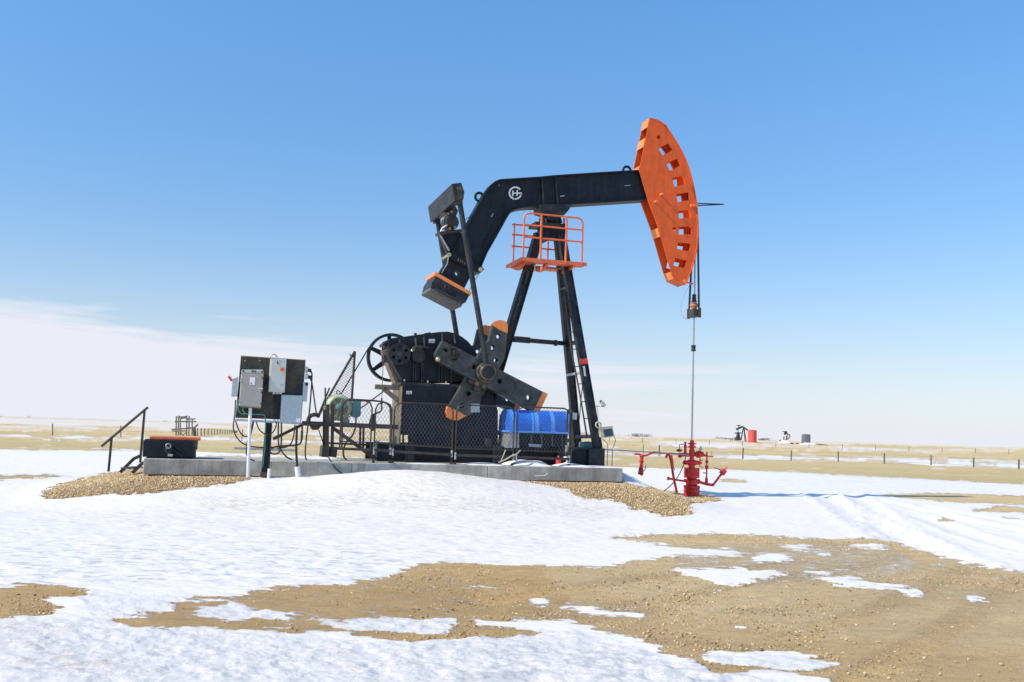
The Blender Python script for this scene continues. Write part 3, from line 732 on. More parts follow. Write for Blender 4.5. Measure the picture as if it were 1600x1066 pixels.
uu = uz(905, 715, -.5)[0]
MB().lathe(L(uu, -.45, BZ), Z, [(0, .30), (.03, .32), (.16, .32), (.17, .335), (.19, .335), (.2, .32), (.36, .31), (.38, .22)], 20).build('drum', 'black', jack)

# samson post legs
def leg(p0, p1, v0, v1, w, dpt, name='post_leg', label=None):
    a, b = P(p0[0], p0[1], v0), P(p1[0], p1[1], v1); ex = (b - a).normalized()
    mb = MB(); x = ex.cross(V).normalized(); y = x.cross(ex).normalized()
    l = (b - a).length / 2; c = (a + b) / 2
    # wide flange section: two flanges seen from the side and a web
    mb.box(c + x * (w / 2 - .012), ex, x, y, l, .012, dpt / 2); mb.box(c - x * (w / 2 - .012), ex, x, y, l, .012, dpt / 2)
    mb.box(c, ex, x, y, l, w / 2 - .0245, .05)
    return mb.build(name, 'black_worn', jack, label=label)
wleg = metres(12.5, 0)
lg_n = leg((876.5, 366), (934, 701), -.18, -.88, wleg, .17)
lg_f = leg((871.5, 366), (902, 699), .18, .92, wleg, .17)
lg_r = leg((842, 366), (745, 690), .0, .0, wleg * 1.15, .24)
for lgx, a, b, va, vb in ((lg_r, (814, 462), (802, 500), -.13, -.13), (lg_r, (826, 424), (820, 444), -.13, -.13)):
    MB().bar(P(*a, va), P(*b, vb), .035, .02).build('slot_plate', 'steel_dk', lgx)
mb = MB(); mb.bar(P(803, 530, -.1), P(826, 532, .15), .15, .12); mb.bar(P(824, 532, .13), P(889, 537.5, .68), .11, .11); mb.build('cross_brace', 'black_worn', jack)
for q in (P(826, 532, .15), P(868, 536, .5)): MB().cyl(q - U * .03, q + U * .03, .085, n=10).build('clamp', 'steel_dk', jack)
MB().bar(P(888, 538, .62), P(905, 534, -.5), .10, .09).build('brace', 'black_worn', jack)
mb = MB(); mb.bar(P(885, 530, .55), P(893, 530, .52), .05, .25); mb.bar(P(886, 545, .55), P(893, 545, .52), .05, .25); mb.bar(P(889, 526, .5), P(890, 550, .5), .06, .06); mb.build('bracket', 'steel_dk', jack)
MB().bar(P(887, 586.5, .66), P(911, 582, -.62), .085, .06).build('brace', 'galv', jack)
MB().bar(P(899, 683, .86), P(929, 682, -.84), .09, .09).build('brace', 'black_worn', jack)
MB().bar(P(875, 454, .38), P(889, 448.5, -.35), .08, .06).build('brace', 'black_worn', jack)
MB().bar(P(746, 674, 0), P(901, 690, .7), .09, .09).build('brace', 'black', jack)
# ladder beside the near front leg
lad = MB().tube([P(882, 455, -.25), P(892.5, 545, -.42), P(905, 610, -.6), P(917, 681, -.8)], .022).build('ladder', 'steel_dk', jack)
for (x0, y0, x1) in ((884, 470, 895), (887, 496, 900), (890, 519, 904), (893.5, 546, 908), (898, 573, 912), (903, 600, 917), (908.5, 628, 921), (913, 654, 926)):
    t = (y0 - 366) / 335; vv = -.18 - .7 * t
    MB().cyl(P(x0, y0, vv - .02), P(x1, y0 - .5, vv - .05), .012, n=6).build('rung', 'steel_dk', lad)
MB().cyl(P(907.5, 565, -.75), P(917, 564, -.75), .085, n=12).build('warning_lamp', 'redplastic', jack, label='small red canister strapped to the near post leg')
MB().tube([P(911, 572, -.76), P(912, 590, -.76), P(908, 620, -.8), P(904, 670, -.9), P(903, 700, -.95)], .012, 5, 1).build('cable', 'cable', jack)
MB().bar(P(912, 572, -.77), P(914, 588, -.77), .05, .04).build('cable_end', 'pvc', jack)

# saddle bearing at the top of the post
mb = MB(); mb.plate([(848, 353), (884, 353), (886, 371), (877, 369), (873, 373), (862, 371), (857, 376), (846, 374)], -.22, .22); mb.build('post_head', 'black', jack, bevel=.01)
mb = MB(); mb.plate([(837, 346), (887, 350), (887, 355), (837, 352)], -.30, .30); mb.build('cap_plate', 'black_worn', jack, bevel=.006)
for x_ in (843, 853, 870, 881): MB().cyl(P(x_, 357, -.24), P(x_ + .3, 341, -.24), .022, n=6).build('bolt', 'steel_dk', jack)
mb = MB(); mb.plate([(850, 346), (879, 348), (876, 337), (853, 335)], -.16, .16); mb.cyl(P(864, 339, -.34), P(864, 339, -.34) + V * .68, .12, n=16); mb.build('saddle_bearing', 'black', jack, bevel=.008)
mb = MB(); mb.plate([(843, 319.5), (893, 319), (890, 327), (885, 333), (882, 336), (872, 337), (856, 334), (844, 330)], -.27, .27); mb.build('saddle', 'black_worn', jack, bevel=.012)
for x_, y_ in ((832, 327), (888, 322)): MB().cyl(P(x_ - 6, y_ + .6, -.22), P(x_ + 6, y_ - .6, -.22), .02, n=6).build('adjusting_bolt', 'steel_dk', jack)

# walking beam: web, flange strips all round, stiffeners
outl_top = [(1003, 265), (940, 268.8), (868, 273.5), (843, 276), (795, 279), (781, 280), (774, 283), (768, 287.5), (757, 302), (742, 329), (727.4, 357.5), (699.5, 405)]
outl_bot = [(752, 418.5), (761.6, 395.5), (779, 365), (794.5, 337), (799, 331.5), (804.7, 328.2), (812, 326), (820, 324.5), (868, 321.5), (940, 317), (1011, 312.5)]
beam = MB().plate(outl_top + outl_bot, -.10, .10, vr=-.1).build('walking_beam', 'black', jack)
def strip(pxs, v0, v1, t, name, m, parent, vr=None, inward=1):
    pts = [uz(x, y, v0 if vr is None else vr) for x, y in pxs]; mb = MB(); k = len(pts)
    nr = []
    for i in range(k):
        a, b = pts[max(i - 1, 0)], pts[min(i + 1, k - 1)]; dx, dz = b[0] - a[0], b[1] - a[1]; l = math.hypot(dx, dz); nr.append((-dz / l * inward, dx / l * inward))
    o_ = [(p[0] + n_[0] * t, p[1] + n_[1] * t) for p, n_ in zip(pts, nr)]
    for i in range(k - 1):
        quad = [pts[i], pts[i + 1], o_[i + 1], o_[i]]
        mb.prism([L(a, v0, b) for a, b in quad], V * (v1 - v0))
    return mb.build(name, m, parent)
strip(outl_top, -.20, .20, .035, 'flange', 'black', beam, vr=-.2, inward=1)
strip(outl_bot, -.20, .20, .035, 'flange', 'black', beam, vr=-.2, inward=1)
for (xa, ya, xb, yb) in ((846, 278, 849.5, 320), (867, 276, 871, 318.5), (813, 281, 813, 281.5)):
    if xa != 813: MB().bar(P(xa, ya, -.14), P(xb, yb, -.14), .025, .10).build('stiffener', 'black_worn', beam)
MB().bar(P(754, 385, -.115), P(788, 318, -.115), .03, .03).build('weld_seam', 'black', beam)
# lifting eyes
for (x_, y_, r_, v_) in ((979.5, 266.5, 6.5, 0), (749, 308, 6.5, 0)):
    MB().ring(P(x_, y_, v_), V, metres(r_), .035, 22, 6).build('lifting_eye', 'black', beam)
# emblem of the ring, the bar and the H, flat plates on the near face
EV = -.104
ec = (805, 302); mb = MB(); r0, r1 = 8.0, 10.4
ang = [(-35 - (325 - 35 + 35) * i / 26) for i in range(27)]
po = [(ec[0] + r1 * math.cos(R(a)), ec[1] + r1 * math.sin(R(a))) for a in ang]; pi_ = [(ec[0] + r0 * math.cos(R(a)), ec[1] + r0 * math.sin(R(a))) for a in ang]
for i in range(26): mb.plate([po[i], po[i + 1], pi_[i + 1], pi_[i]], EV, EV - .006, vr=-.1)
mb.plate([(808, 300.7), (815.4, 301.2), (815.4, 303.4), (808, 302.9)], EV, EV - .006, vr=-.1)
mb.plate([(813.1, 303.4), (815.4, 303.4), (814.4, 306.5), (812.2, 305.6)], EV, EV - .006, vr=-.1)
mb.build('round_emblem', 'white', beam, label='white ring shaped emblem enclosing a letter H')
mb = MB()
mb.plate([(800.3, 298), (802.4, 298), (802.0, 307), (799.9, 307)], EV, EV - .007, vr=-.1); mb.plate([(807, 297.3), (809.1, 297.3), (808.7, 306.6), (806.6, 306.6)], EV, EV - .007, vr=-.1)
mb.plate([(802.3, 301.3), (807, 301), (807, 303), (802.2, 303.3)], EV, EV - .0075, vr=-.1)
mb.build('letter', 'white', beam)
for q_, m_ in (([(779, 289), (780.2, 289), (780.2, 290.4), (779, 290.4)], 'galv'), ([(767, 339), (769.5, 333.5), (770.7, 334), (768.3, 339.6)], 'galv'), ([(875, 306), (882, 305.3), (882, 307), (875, 307.6)], 'galv'), ([(975.5, 290), (985, 289.3), (985, 290.3), (975.5, 291)], 'galv')):
    MB().plate(q_, EV, EV - .005, vr=-.1).build('paint_mark', m_, beam)
# tail plates and the beam counterweight
mb = MB(); mb.plate([(708, 393), (745, 412), (725, 452), (684, 431)], -.13, .13, holes=[circ_px(714.5, 427, 3.6)]); tail = mb.build('tail_plate', 'black', jack)
mb = MB(); mb.plate([(697, 396), (702, 392), (752, 415), (757, 421), (750, 427), (742, 424), (700, 403)], -.24, .24); mb.build('clamp_plate', 'black', jack, bevel=.012)
for x_, y_ in ((702, 398), (751, 421)):
    MB().cyl(P(x_, y_, -.30), P(x_, y_, -.30) + V * .6, .055, n=10).build('clamp_bolt', 'brass', jack)
for k in range(4): MB().cyl(P(717 + 3.4 * k, 404 + 1.7 * k, -.24), P(715.5 + 3.4 * k, 408.5 + 1.7 * k, -.24), .02, n=6).build('bolt', 'steel_dk', jack)
cwv = .55
mb = MB(); mb.plate([(681, 430.5), (735.5, 457), (731, 466.5), (728, 472.5), (720, 476.5), (672, 451.5), (675, 440)], -cwv + .1, cwv, vr=-cwv + .1); wt = mb.build('beam_weight', 'black_worn', jack, bevel=.02)
mb = MB(); mb.plate([(680, 424.5), (737, 456.8), (735.3, 462), (678.6, 430.2)], -cwv + .095, cwv + .02, vr=-cwv + .1); mb.build('top_band', 'cap_lit_orange', wt, bevel=.008)
mb = MB(); mb.plate([(672, 450), (722, 476), (719.5, 480), (670.5, 454.5)], -cwv + .04, cwv - .06, vr=-cwv + .1); mb.build('bounce_underside', 'rib_bounce', wt)  # grey paints in the snow light bounced onto the weight's underside
mb = MB(); mb.plate([(679, 451), (712, 467.6), (711, 469.6), (678, 453)], -cwv + .0, -cwv + .2, vr=-cwv + .1); mb.build('slot', 'steel_dk', wt)
MB().ring(P(698.5, 449, -cwv + .09), V, .06, .012, 12, 5).build('lifting_lug', 'steel_dk', wt)

# equaliser with its bearing
PW = 1.36
prof = [(705.7, 287), (721, 285.5), (725.9, 300), (724.3, 312), (710.4, 314.4)]
MB().plate(prof, -PW, PW).build('equaliser_beam', 'black_worn', jack, bevel=.015, label='lit grey side of the box beam joining both pitman arms')
mb = MB(); mb.plate([(720.5, 288.5), (725, 301), (723, 311.5), (716, 312.5), (713, 292)], -PW - .03, -PW - .001, vr=-PW); mb.build('end_plate', 'steel_dk', jack)
mb = MB(); mb.plate([(712.5, 293), (719, 292.2), (720.5, 297), (714, 298)], -PW - .045, -PW - .031, vr=-PW); mb.build('pin_plate', 'grease', jack)
c = P(704.5, 347, -.2)
mb = MB(); mb.lathe(c - V * .16, V, [(0, .15), (.04, .17), (.14, .17), (.15, .20), (.22, .20), (.24, .185), (.5, .185)], 20)
mb.build('tail_bearing', 'black_worn', jack)
MB().ring(c + V * .0, V, .19, .022, 24, 6).build('bearing_seal', 'grease', jack)
mb = MB(); mb.plate([(697, 333), (712, 322), (716, 330), (712, 340), (698, 342)], -.12, .2); mb.build('bearing_housing', 'steel_dk', jack, bevel=.01)
mb = MB(); mb.plate([(688, 365.5), (719, 361), (722, 370), (716, 384), (740, 402), (752, 418), (700, 397)], -.12, .12); mb.build('tail_bracket', 'black', jack, bevel=.01)
MB().bar(P(684, 366, -.3), P(719, 361.5, -.16), .07, .28).build('bearing_base', 'steel_dk', jack)
MB().tube([P(702, 350, -.3), P(691, 357, -.32), P(687, 366, -.3), P(702, 392, -.26)], .025, 6).build('safety_rod', 'galv', jack)
for x_, y_ in ((700, 334), (706, 331), (703, 357), (711, 355)): MB().cyl(P(x_, y_, -.42), P(x_, y_, -.32), .04, n=7).build('bolt', 'grease', jack)
MB().cyl(P(725, 345, -.1), P(742, 332, -.1), .008, n=5).build('stay_wire', 'cable', jack)
MB().tube([P(701, 399, -.26), P(699, 412, -.2), P(688, 430, -.1)], .016, 5).build('stay_wire', 'galv', jack)
MB().tube([P(752, 422, -.2), P(738, 444, -.1), P(731, 460, -.1)], .014, 5).build('stay_wire', 'galv', jack)

# pitman arms, cranks and counterweights
(pu, pz) = uz(760.5, 582, -1.15)
tu, tz = uz(716.5, 306, -1.2)
for s in (-1, 1):
    pr = MB().cyl(L(tu, s * 1.2, tz), L(pu - .02, s * 1.2, pz + .17), .068, n=14).build('pitman_arm', 'black_worn', jack)
    MB().bar(L(tu - .02, s * 1.2, tz + .12), L(tu + .01, s * 1.2, tz - .22), .17, .2).build('pitman_head', 'steel_dk', pr, bevel=.01)
CV0, CV1 = .78, 1.03
crk = [(691.5, 532), (856, 616), (840.5, 647.5), (684.5, 565), (680, 553), (687, 541)]
inner = [(694, 542), (766, 577), (806, 598), (807, 611), (800, 617), (733, 583), (690, 560), (687, 553)]
ccw = [(763.5, 532), (755, 540), (734, 580), (700, 637), (697.5, 645), (699, 652), (705, 656), (715, 657.5), (728, 652), (749, 640), (752, 622), (756, 616), (775, 585), (789, 560), (791, 540), (793, 518), (793.5, 508), (789, 502), (781, 500), (774, 502), (769, 508)]
capt = [(769, 508), (774, 502), (781, 500), (789, 502), (793.5, 508), (792.8, 521), (780, 515.5)]
capb = [(699.5, 635), (697.5, 645), (699, 652), (705, 656), (715, 657.5), (728, 650), (717, 643.5)]
def far_pts(pxs, vr): return [uz(x, y, vr) for x, y in pxs]
def cplate(pxs, vr, va, vb, holes=()):
    mb = MB(); f = lambda q: [L(a, va, b) for a, b in far_pts(q, vr)]
    return mb.prism(f(pxs), V * (vb - va), [f(h) for h in holes])
for s in (-1, 1):
    va, vb = (-CV1, -CV0) if s < 0 else (CV0, CV1)
    holes = [circ_px(741, 573.6, 3.2), circ_px(780.8, 595.6, 3.8), circ_px(827, 621, 4.2), [(691.5, 545), (697, 545.5), (701, 551), (695.5, 549.5)]]
    cr = cplate(crk, -CV1, va, vb, holes).build('crank', 'crank', jack, bevel=.02)
    vo = va if s < 0 else vb
    cplate([(848.2, 612), (856.3, 615.7), (840.8, 648), (832.8, 643.8)], -CV1, vo - s * -.012 if False else va - .008, vb + .008).build('orange_tip', 'cap_lit_orange', cr, bevel=.006)
    # raised rim round the recessed panel
    k = len(inner); mb = MB(); q = far_pts(inner, -CV1)
    for i in range(k): mb.bar(L(q[i][0], vo + s * .008, q[i][1]), L(q[(i + 1) % k][0], vo + s * .008, q[(i + 1) % k][1]), .03, .03, up=V)
    mb.build('panel_rim', 'crank', cr)
    su_, sz_ = uz(708, 554, -CV1)
    MB().lathe(L(su_, vo - s * .02, sz_), V * s, [(0, .16), (.05, .155), (.055, .12), (.09, .115)], 20).build('crankshaft_end', 'black_worn', cr)
    MB().cyl(L(su_, vo + s * .07, sz_ + .01), L(su_ + .01, vo + s * .074, sz_ + .012), .08, n=9).build('rust_mark', 'redplastic' if False else mat('rust_patch', (.16, .06, .045), .8, var=.4, scale=18), cr)
    for x_, y_, r_ in ((683.5, 562, .065),): 
        a, b = uz(x_, y_, -CV1); MB().sphere(L(a, vo + s * .05, b), r_, n=10).build('clamp_nut', 'brass', cr)
    for x_, y_ in ((745.5, 599.5), (757, 604)):
        a, b = uz(x_, y_, -CV1); MB().cyl(L(a, vo - s * .1, b), L(a, vo + s * .04, b), .05, n=8).build('clamp_bolt', 'grease', cr)
    mb = MB()
    for i_ in range(11):
        x_, y_ = 722 + 7.3 * i_, 547.5 + 3.75 * i_
        a, b = uz(x_, y_ + 2.5, -CV1); mb.lbox(a - .025, a + .025, vo - .01, vo + .015, b - .012, b + .012)
    mb.build('rack_teeth', 'steel_dk', cr, kind='stuff')
    # crank pin bearing
    ct = L(pu, s * CV1, pz)
    MB().lathe(ct, V * s, [(0, .235), (.06, .25), (.10, .225), (.20, .215), (.22, .19), (.25, .165), (.27, .15)], 24).build('crank_pin_bearing', 'black_worn', cr)
    MB().ring(ct + V * s * .235, V, .178, .022, 28, 6).build('bearing_seal', 'grease', cr)
    MB().ring(ct + V * s * .11, V, .232, .018, 28, 6).build('bearing_seal', 'grease', cr)
    for i_ in range(6):
        a_ = R(20 + 60 * i_); q_ = ct + V * s * .1 + (U * math.cos(a_) + Z * math.sin(a_)) * .2
        MB().cyl(q_, q_ + V * s * .1, .024, n=6).build('bolt', 'grease' if i_ % 2 else 'brass', cr)
    # counterweight
    wv0, wv1 = (-.775, -.60) if s < 0 else (.60, .775)
    holes = [circ_px(779, 526, 3.4), circ_px(769.5, 543.5, 3.4), [(773, 560), (779, 561.5), (777.5, 567), (771.5, 565)], circ_px(732.5, 615.5, 3.8), circ_px(722.5, 634.5, 3.8)]
    cw = cplate(ccw, -.775, wv0, wv1, holes).build('counterweight', 'crank', jack, bevel=.018)
    cplate(capt, -.775, wv0 - .008, wv1 + .008).build('orange_tip', 'cap_lit_orange', cw)
    cplate(capb, -.775, wv0 - .008, wv1 + .008).build('orange_tip', 'cap_lit_orange', cw)
    mb = MB()
    for i_ in range(16):
        x_, y_ = 752 + random.uniform(0, 22) + 12 * random.random(), 536 + random.uniform(0, 26)
        if i_ > 8: x_, y_ = 722 + random.uniform(0, 20), 606 + random.uniform(0, 30)
        a, b = uz(x_, y_, -.775); vv = wv0 if s < 0 else wv1
        mb.cyl(L(a, vv - .006, b), L(a, vv + .010, b), .012 + .02 * random.random(), n=6)
    mb.build('casting_bumps', 'steel_dk', cw, kind='stuff')
    mb = MB(); mb_ = [(736, 588), (762, 600), (758, 610), (752, 607), (748, 612), (741, 609), (743, 602), (732, 597)]
    cplate(mb_, -CV1, va + .02, vb - .02).build('weight_clamp', 'steel_dk', cr)
cplate([(736, 631), (749.5, 631), (749.5, 644.5), (736, 644.5)], -.8, -.80, -.79).build('warning_plate', 'bluebox', jack)

# ------------------------------------------------------------------ gearbox
GV = .50
gtop = [(606.5, 533), (608, 530), (613, 528.4), (625, 527), (650, 523.4), (670, 520.8), (687, 518.6), (700, 518.2), (712, 520.8), (722, 526), (731.5, 533.5), (739, 542), (744, 552), (745, 562), (742, 574), (737, 584), (732, 597), (629.5, 597), (626, 590), (612.5, 566), (608, 560)]
gb = MB().plate(gtop, -GV, GV).build('gearbox', 'black', jack, bevel=.02)
mb = MB(); mb.plate([(626, 596.8), (735, 602), (735, 606.5), (626, 601.5)], -GV - .12, GV + .12); mb.build('joint_flange', 'black_worn', gb, bevel=.006)
for x_, y_ in ((632, 594.5), (632, 602.5), (668.5, 596.5), (668, 604), (697, 597.5), (697, 605.5)):
    MB().cyl(P(x_, y_ - 1.5, -GV - .09), P(x_, y_ + 1.5, -GV - .09), .022, n=6).build('bolt', 'brass', gb)
for (x_, y0, y1) in ((622.5, 530, 545), (647.5, 528, 545), (660.5, 526.5, 542), (689, 521, 545), (708, 523, 536)):
    a0 = P(x_, y0, -GV); a1 = P(x_ + 1.4, y1, -GV); a2 = P(x_ + 1.4, y1, -GV - .16)
    MB().prism([a0, a1, a2], U * .045).build('rib', 'crank', gb)  # lighter paint on these fins stands in for their lit edges
for (x_, y0, y1) in ((646, 566, 596), (649, 569, 596), (658.5, 567, 597), (661, 568, 597), (686, 570, 597), (690, 568, 598), (705, 578, 599)):
    MB().bar(P(x_, y0, -GV - .04), P(x_ - .4, y1, -GV - .04), .028, .09).build('rib', 'black_worn', gb)
c = P(624.7, 553, -GV - .16); n_ = V
ho = [[c + (U * math.cos(R(30 + 60 * i)) + Z * math.sin(R(30 + 60 * i))) * .175 + (U * math.cos(2 * PI * j / 10) + Z * math.sin(2 * PI * j / 10)) * .042 for j in range(10)] for i in range(6)]
MB().prism([c + (U * math.cos(2 * PI * j / 32) + Z * math.sin(2 * PI * j / 32)) * .27 for j in range(32)], V * .1, ho).build('brake_disc', 'black_worn', gb, bevel=.008)
MB().cyl(c + V * .1, c + V * .2, .2, n=20).build('shaft_housing', 'black', gb)
MB().cyl(c - V * .02, c + V * .001, .075, n=14).build('hub_cap', 'steel_dk', gb)
c = P(654.6, 555, -GV - .12)
MB().lathe(c, V, [(0, .17), (.03, .195), (.12, .20)], 24).build('bearing_cover', 'black_worn', gb)
MB().tube([P(643, 549, -GV - .16), P(645, 544, -GV - .16), P(650, 541.5, -GV - .16), P(662, 542, -GV - .16), P(670, 543.5, -GV - .1)], .03, 6).build('oil_pipe', 'steel_dk', gb)
MB().sphere(P(643.8, 548, -GV - .18), .035, n=8).build('oil_plug', 'galv', gb)
MB().bar(P(649, 520.5, 0), P(649, 523.5, 0), .06, .06).build('breather', 'steel_dk', gb)
mb = MB(); mb.plate([(664, 520.6), (673, 519), (673, 520.4), (664, 522)], -.3, .3); mb.build('inspection_cover', 'steel_dk', gb)
mb = MB(); mb.plate([(598, 537.5), (604, 533), (613, 530), (613, 533), (604, 537), (599.5, 541)], -.45, .1); mb.build('brake_band_cover', 'black_worn', gb)
mb = MB(); mb.plate([(605, 566), (612, 568), (630, 597), (628, 600), (618, 599), (613, 586)], -.05, .42); mb.build('sunlit_face', 'tanbr', gb)  # sloping left face of the housing, its sunlight painted as tan
def sticker(px0, py0, px1, py1, v, par, nm='warning_sticker'):
    s_ = MB().prism([P(px0, py0, v), P(px1, py0, v), P(px1, py1, v), P(px0, py1, v)], V * -.004).build(nm, 'white', par)
    mb = MB(); h_ = (py1 - py0)
    for k in range(3):
        y_ = py0 + h_ * (.2 + .28 * k); x_ = px0 + .8
        while x_ < px1 - 1.4:
            w_ = random.uniform(.7, 1.8); mb.prism([P(x_, y_, v), P(min(x_ + w_, px1 - .5), y_, v), P(min(x_ + w_, px1 - .5), y_ + h_ * .13, v), P(x_, y_ + h_ * .13, v)], V * -.006); x_ += w_ + .5
    mb.build('print', 'black', s_)
sticker(670, 530, 679.5, 536, -GV - .004, gb)
# pedestal under the gearbox
ped = [(629.5, 602), (768, 608), (778, 642), (778, 704), (628.5, 699)]
PV = .62
ph = [[(631.5, 680), (637.5, 680), (637.5, 692.5), (631.5, 692.5)], [(757, 685), (769, 685), (769, 697), (757, 697)]]
MB().plate(ped, -PV, -PV + .03, ph).build('pedestal_side', 'black', jack)
mb = MB(); q = [(a, b) for a, b in far_pts(ped, -PV)]; q2 = [(a, b) for a, b in far_pts(ph[0], -PV)]; q3 = [(a, b) for a, b in far_pts(ph[1], -PV)]
mb.prism([L(a, PV - .03, b) for a, b in q], V * .03, [[L(a + (.28 if i_ in (1, 2) else -.0), PV - .03, b) for i_, (a, b) in enumerate(q2)], [L(a + (.12 if i_ in (1, 2) else -.5), PV - .03, b) for i_, (a, b) in enumerate(q3)]]); mb.build('pedestal_side', 'black', jack)
ul, zl = uz(629.5, 602, -PV); ub, zb = uz(628.5, 699, -PV); ur, zr = uz(778, 642, -PV)
MB().lbox(ul - .02, ul + .0, -PV, PV, zb, zl).build('pedestal_end', 'tanbr', jack, label='left end plate of the pedestal, sunlight painted in as beige')  # beige puts the sunlight on this end into its colour
MB().lbox(ur - .02, ur + .0, -PV + .031, PV - .031, zb, zr).build('pedestal_end', 'black', jack)
MB().lbox(ul, ur - .7, -PV + .031, PV - .031, zl - .10, zl - .06).build('pedestal_top', 'black', jack)
for x_, y0, y1 in ((650, 603, 700), (679, 604, 700), (663.7, 618, 632), (709, 606, 702), (742, 640, 703)):
    MB().bar(P(x_, y0, -PV - .012), P(x_, y1, -PV - .012), .024, .022).build('rib', 'black', jack)
sticker(635, 611, 643.5, 616, -PV - .002, jack)
mb = MB(); mb.plate([(728, 643), (737, 643.6), (737, 645.4), (728, 644.6)], -PV - .01, -PV); mb.build('paint_mark', 'galv', jack)

# band wheel behind the gearbox
c = P(611, 559, .78); rw = .625
mb = MB(); n = 48
pr = [(rw, -.09), (rw + .0, .09), (rw - .07, .09), (rw - .07, -.09)]
vs = []
for i in range(n):
    a = 2 * PI * i / n; e = U * math.cos(a) + Z * math.sin(a); vs += [c + e * r_ + V * t_ for r_, t_ in pr]
mb.add(vs, [(i * 4 + j, ((i + 1) % n) * 4 + j, ((i + 1) % n) * 4 + (j + 1) % 4, i * 4 + (j + 1) % 4) for i in range(n) for j in range(4)], True)
wheel = mb.build('band_wheel', 'black_worn', jack)
for k in range(6):
    a = R(37 + 60 * k); e = U * math.cos(a) + Z * math.sin(a); x = e.cross(V)
    a0, a1 = c + e * .10, c + e * (rw - .055)
    MB().prism([a0 - x * .075, a0 + x * .075, a1 + x * .045, a1 - x * .045], V * .05).build('spoke', 'black_worn', wheel)
MB().cyl(c - V * .13, c + V * .13, .13, n=18).build('hub', 'steel_dk', wheel)
MB().cyl(c - V * .4, c, .06, n=12).build('wheel_shaft', 'steel_dk', jack)
# belts from the wheel down to the motor
for k, (a, b) in enumerate((((576.5, 543), (529.5, 621.5)), ((617, 598.5), (541, 655)))):
    MB().bar(P(*a, .76), P(*b, .76), .022, .13).build('drive_belt', 'cable', jack)
# brake gear
MB().bar(P(596, 552.5, -.45), P(606, 550, -.45), .12, .14).build('brake_block', 'tanbr', jack, bevel=.01)
MB().bar(P(600, 556, -.45), P(600.5, 566, -.45), .12, .1).build('brake_block', 'steel_dk', jack, bevel=.01)
MB().cyl(P(599, 556, -.9), P(596.5, 624, -1.3), .009, n=6).build('brake_rod', 'steel_dk', jack)
mb = MB(); mb.tube([P(596.5, 622, -1.3), P(596.3, 641, -1.3), P(594, 643.5, -1.3), P(583, 648, -1.3)], .022, 6); mb.plate([(581, 647), (586, 646), (589, 668), (583, 674), (575, 668)], -1.34, -1.26); mb.build('brake_lever', 'rail', jack)
MB().bar(P(586, 604.5, -.3), P(628, 606.5, -.3), .12, .09).build('side_bracket', 'tanbr', jack)
MB().bar(P(599, 607, -.3), P(627, 630, -.3), .11, .09).build('side_bracket', 'tanbr', jack)

# ------------------------------------------------------------------ service cage round the saddle
ca, cb = -.75, .60
def vmix(t): return ca + (cb - ca) * t
plt = thing('service_cage', 'orange railed service platform round the top of the black post', 'platform', P(866, 411, -.1), TH)
ul0, zf = uz(815, 404.5, ca); ur0, _ = uz(917, 412, ca); ZF = uz(866, 409, ca)[1]
ulf = uz(795, 421, cb)[0]
WD = {}
def fl(u0_, u1_, v0_, v1_, nm): return MB().lbox(u0_, u1_, v0_, v1_, ZF - .03, ZF + .03)
lhs = ul0 + .0
fl(lhs, ur0, ca, ca + .42, 'x').build('floor_plank', 'orange_rail', plt, bevel=.006)
fl(lhs, ur0 - .35, cb - .38, cb, 'x').build('floor_plank', 'orange_rail', plt, bevel=.006)
fl(lhs, lhs + .42, ca + .43, cb - .39, 'x').build('floor_plank', 'orange_rail', plt, bevel=.006)
mb = MB(); mb.lbox(lhs, ur0, ca - .012, ca - .002, ZF - .05, ZF + .045); mb.lbox(lhs - .012, lhs - .002, ca, cb, ZF - .05, ZF + .045); mb.build('toe_board', 'orange_rail', plt)
for uu in (lhs + .72, ur0 - .35, lhs + .12):
    MB().prism([L(uu, ca + .06, ZF - .04), L(uu, cb - .06, ZF - .04), L(uu, 0.05, ZF - .17), L(uu, -.15, ZF - .17)], U * .07).build('floor_bearer', 'orange_rail', plt)
rr_ = .024
def rail_path(pts, par=plt, nm='cage_rail', r=rr_): return MB().tube(pts, r, 7).build(nm, 'orange_rail', par)
zT = uz(845, 335, ca)[1]; zM1 = uz(845, 353.5, ca)[1]; zM2 = uz(845, 372.5, ca)[1]
ulr = uz(817.4, 400, ca)[0]; urr = uz(909.5, 400, ca)[0]
rail_path([L(ulr, ca, ZF), L(ulr, ca, zT - .12), L(ulr + .05, ca, zT - .03), L(ulr + .15, ca, zT), L(urr - .15, ca, zT), L(urr - .05, ca, zT - .03), L(urr, ca, zT - .12), L(urr, ca, ZF)])
for zz_ in (zM1, zM2): rail_path([L(ulr, ca, zz_), L(urr, ca, zz_)])
for x_ in (845, 884.5): uu = uz(x_, 380, ca)[0]; MB().cyl(L(uu, ca, ZF), L(uu, ca, zT), rr_ + .006, n=8).build('cage_post', 'orange_rail', plt)
uf0 = ulr + .15; uf1 = uz(870, 400, cb)[0]
for zz_ in (zT - .03, zM1, zM2):
    rail_path([L(uf0 - .06, cb, zz_), L(uf1 + .2, cb, zz_)])
for uu in (uf0, uz(856, 390, cb)[0], uf1 + .15): MB().cyl(L(uu, cb, ZF), L(uu, cb, zT), rr_, n=8).build('cage_post', 'orange_rail', plt)
for k in range(7):
    x_ = 822 + 12 * k + random.uniform(-3, 3); y_ = 411 + random.uniform(-2, 3)
    MB().tube([P(x_, y_, -.4), P(x_ + random.uniform(-3, 3), y_ + random.uniform(4, 10), -.42), P(x_ + random.uniform(-5, 4), y_ + random.uniform(10, 20), -.4)], .006, 4, 1).build('hanging_wire', 'cable', plt)
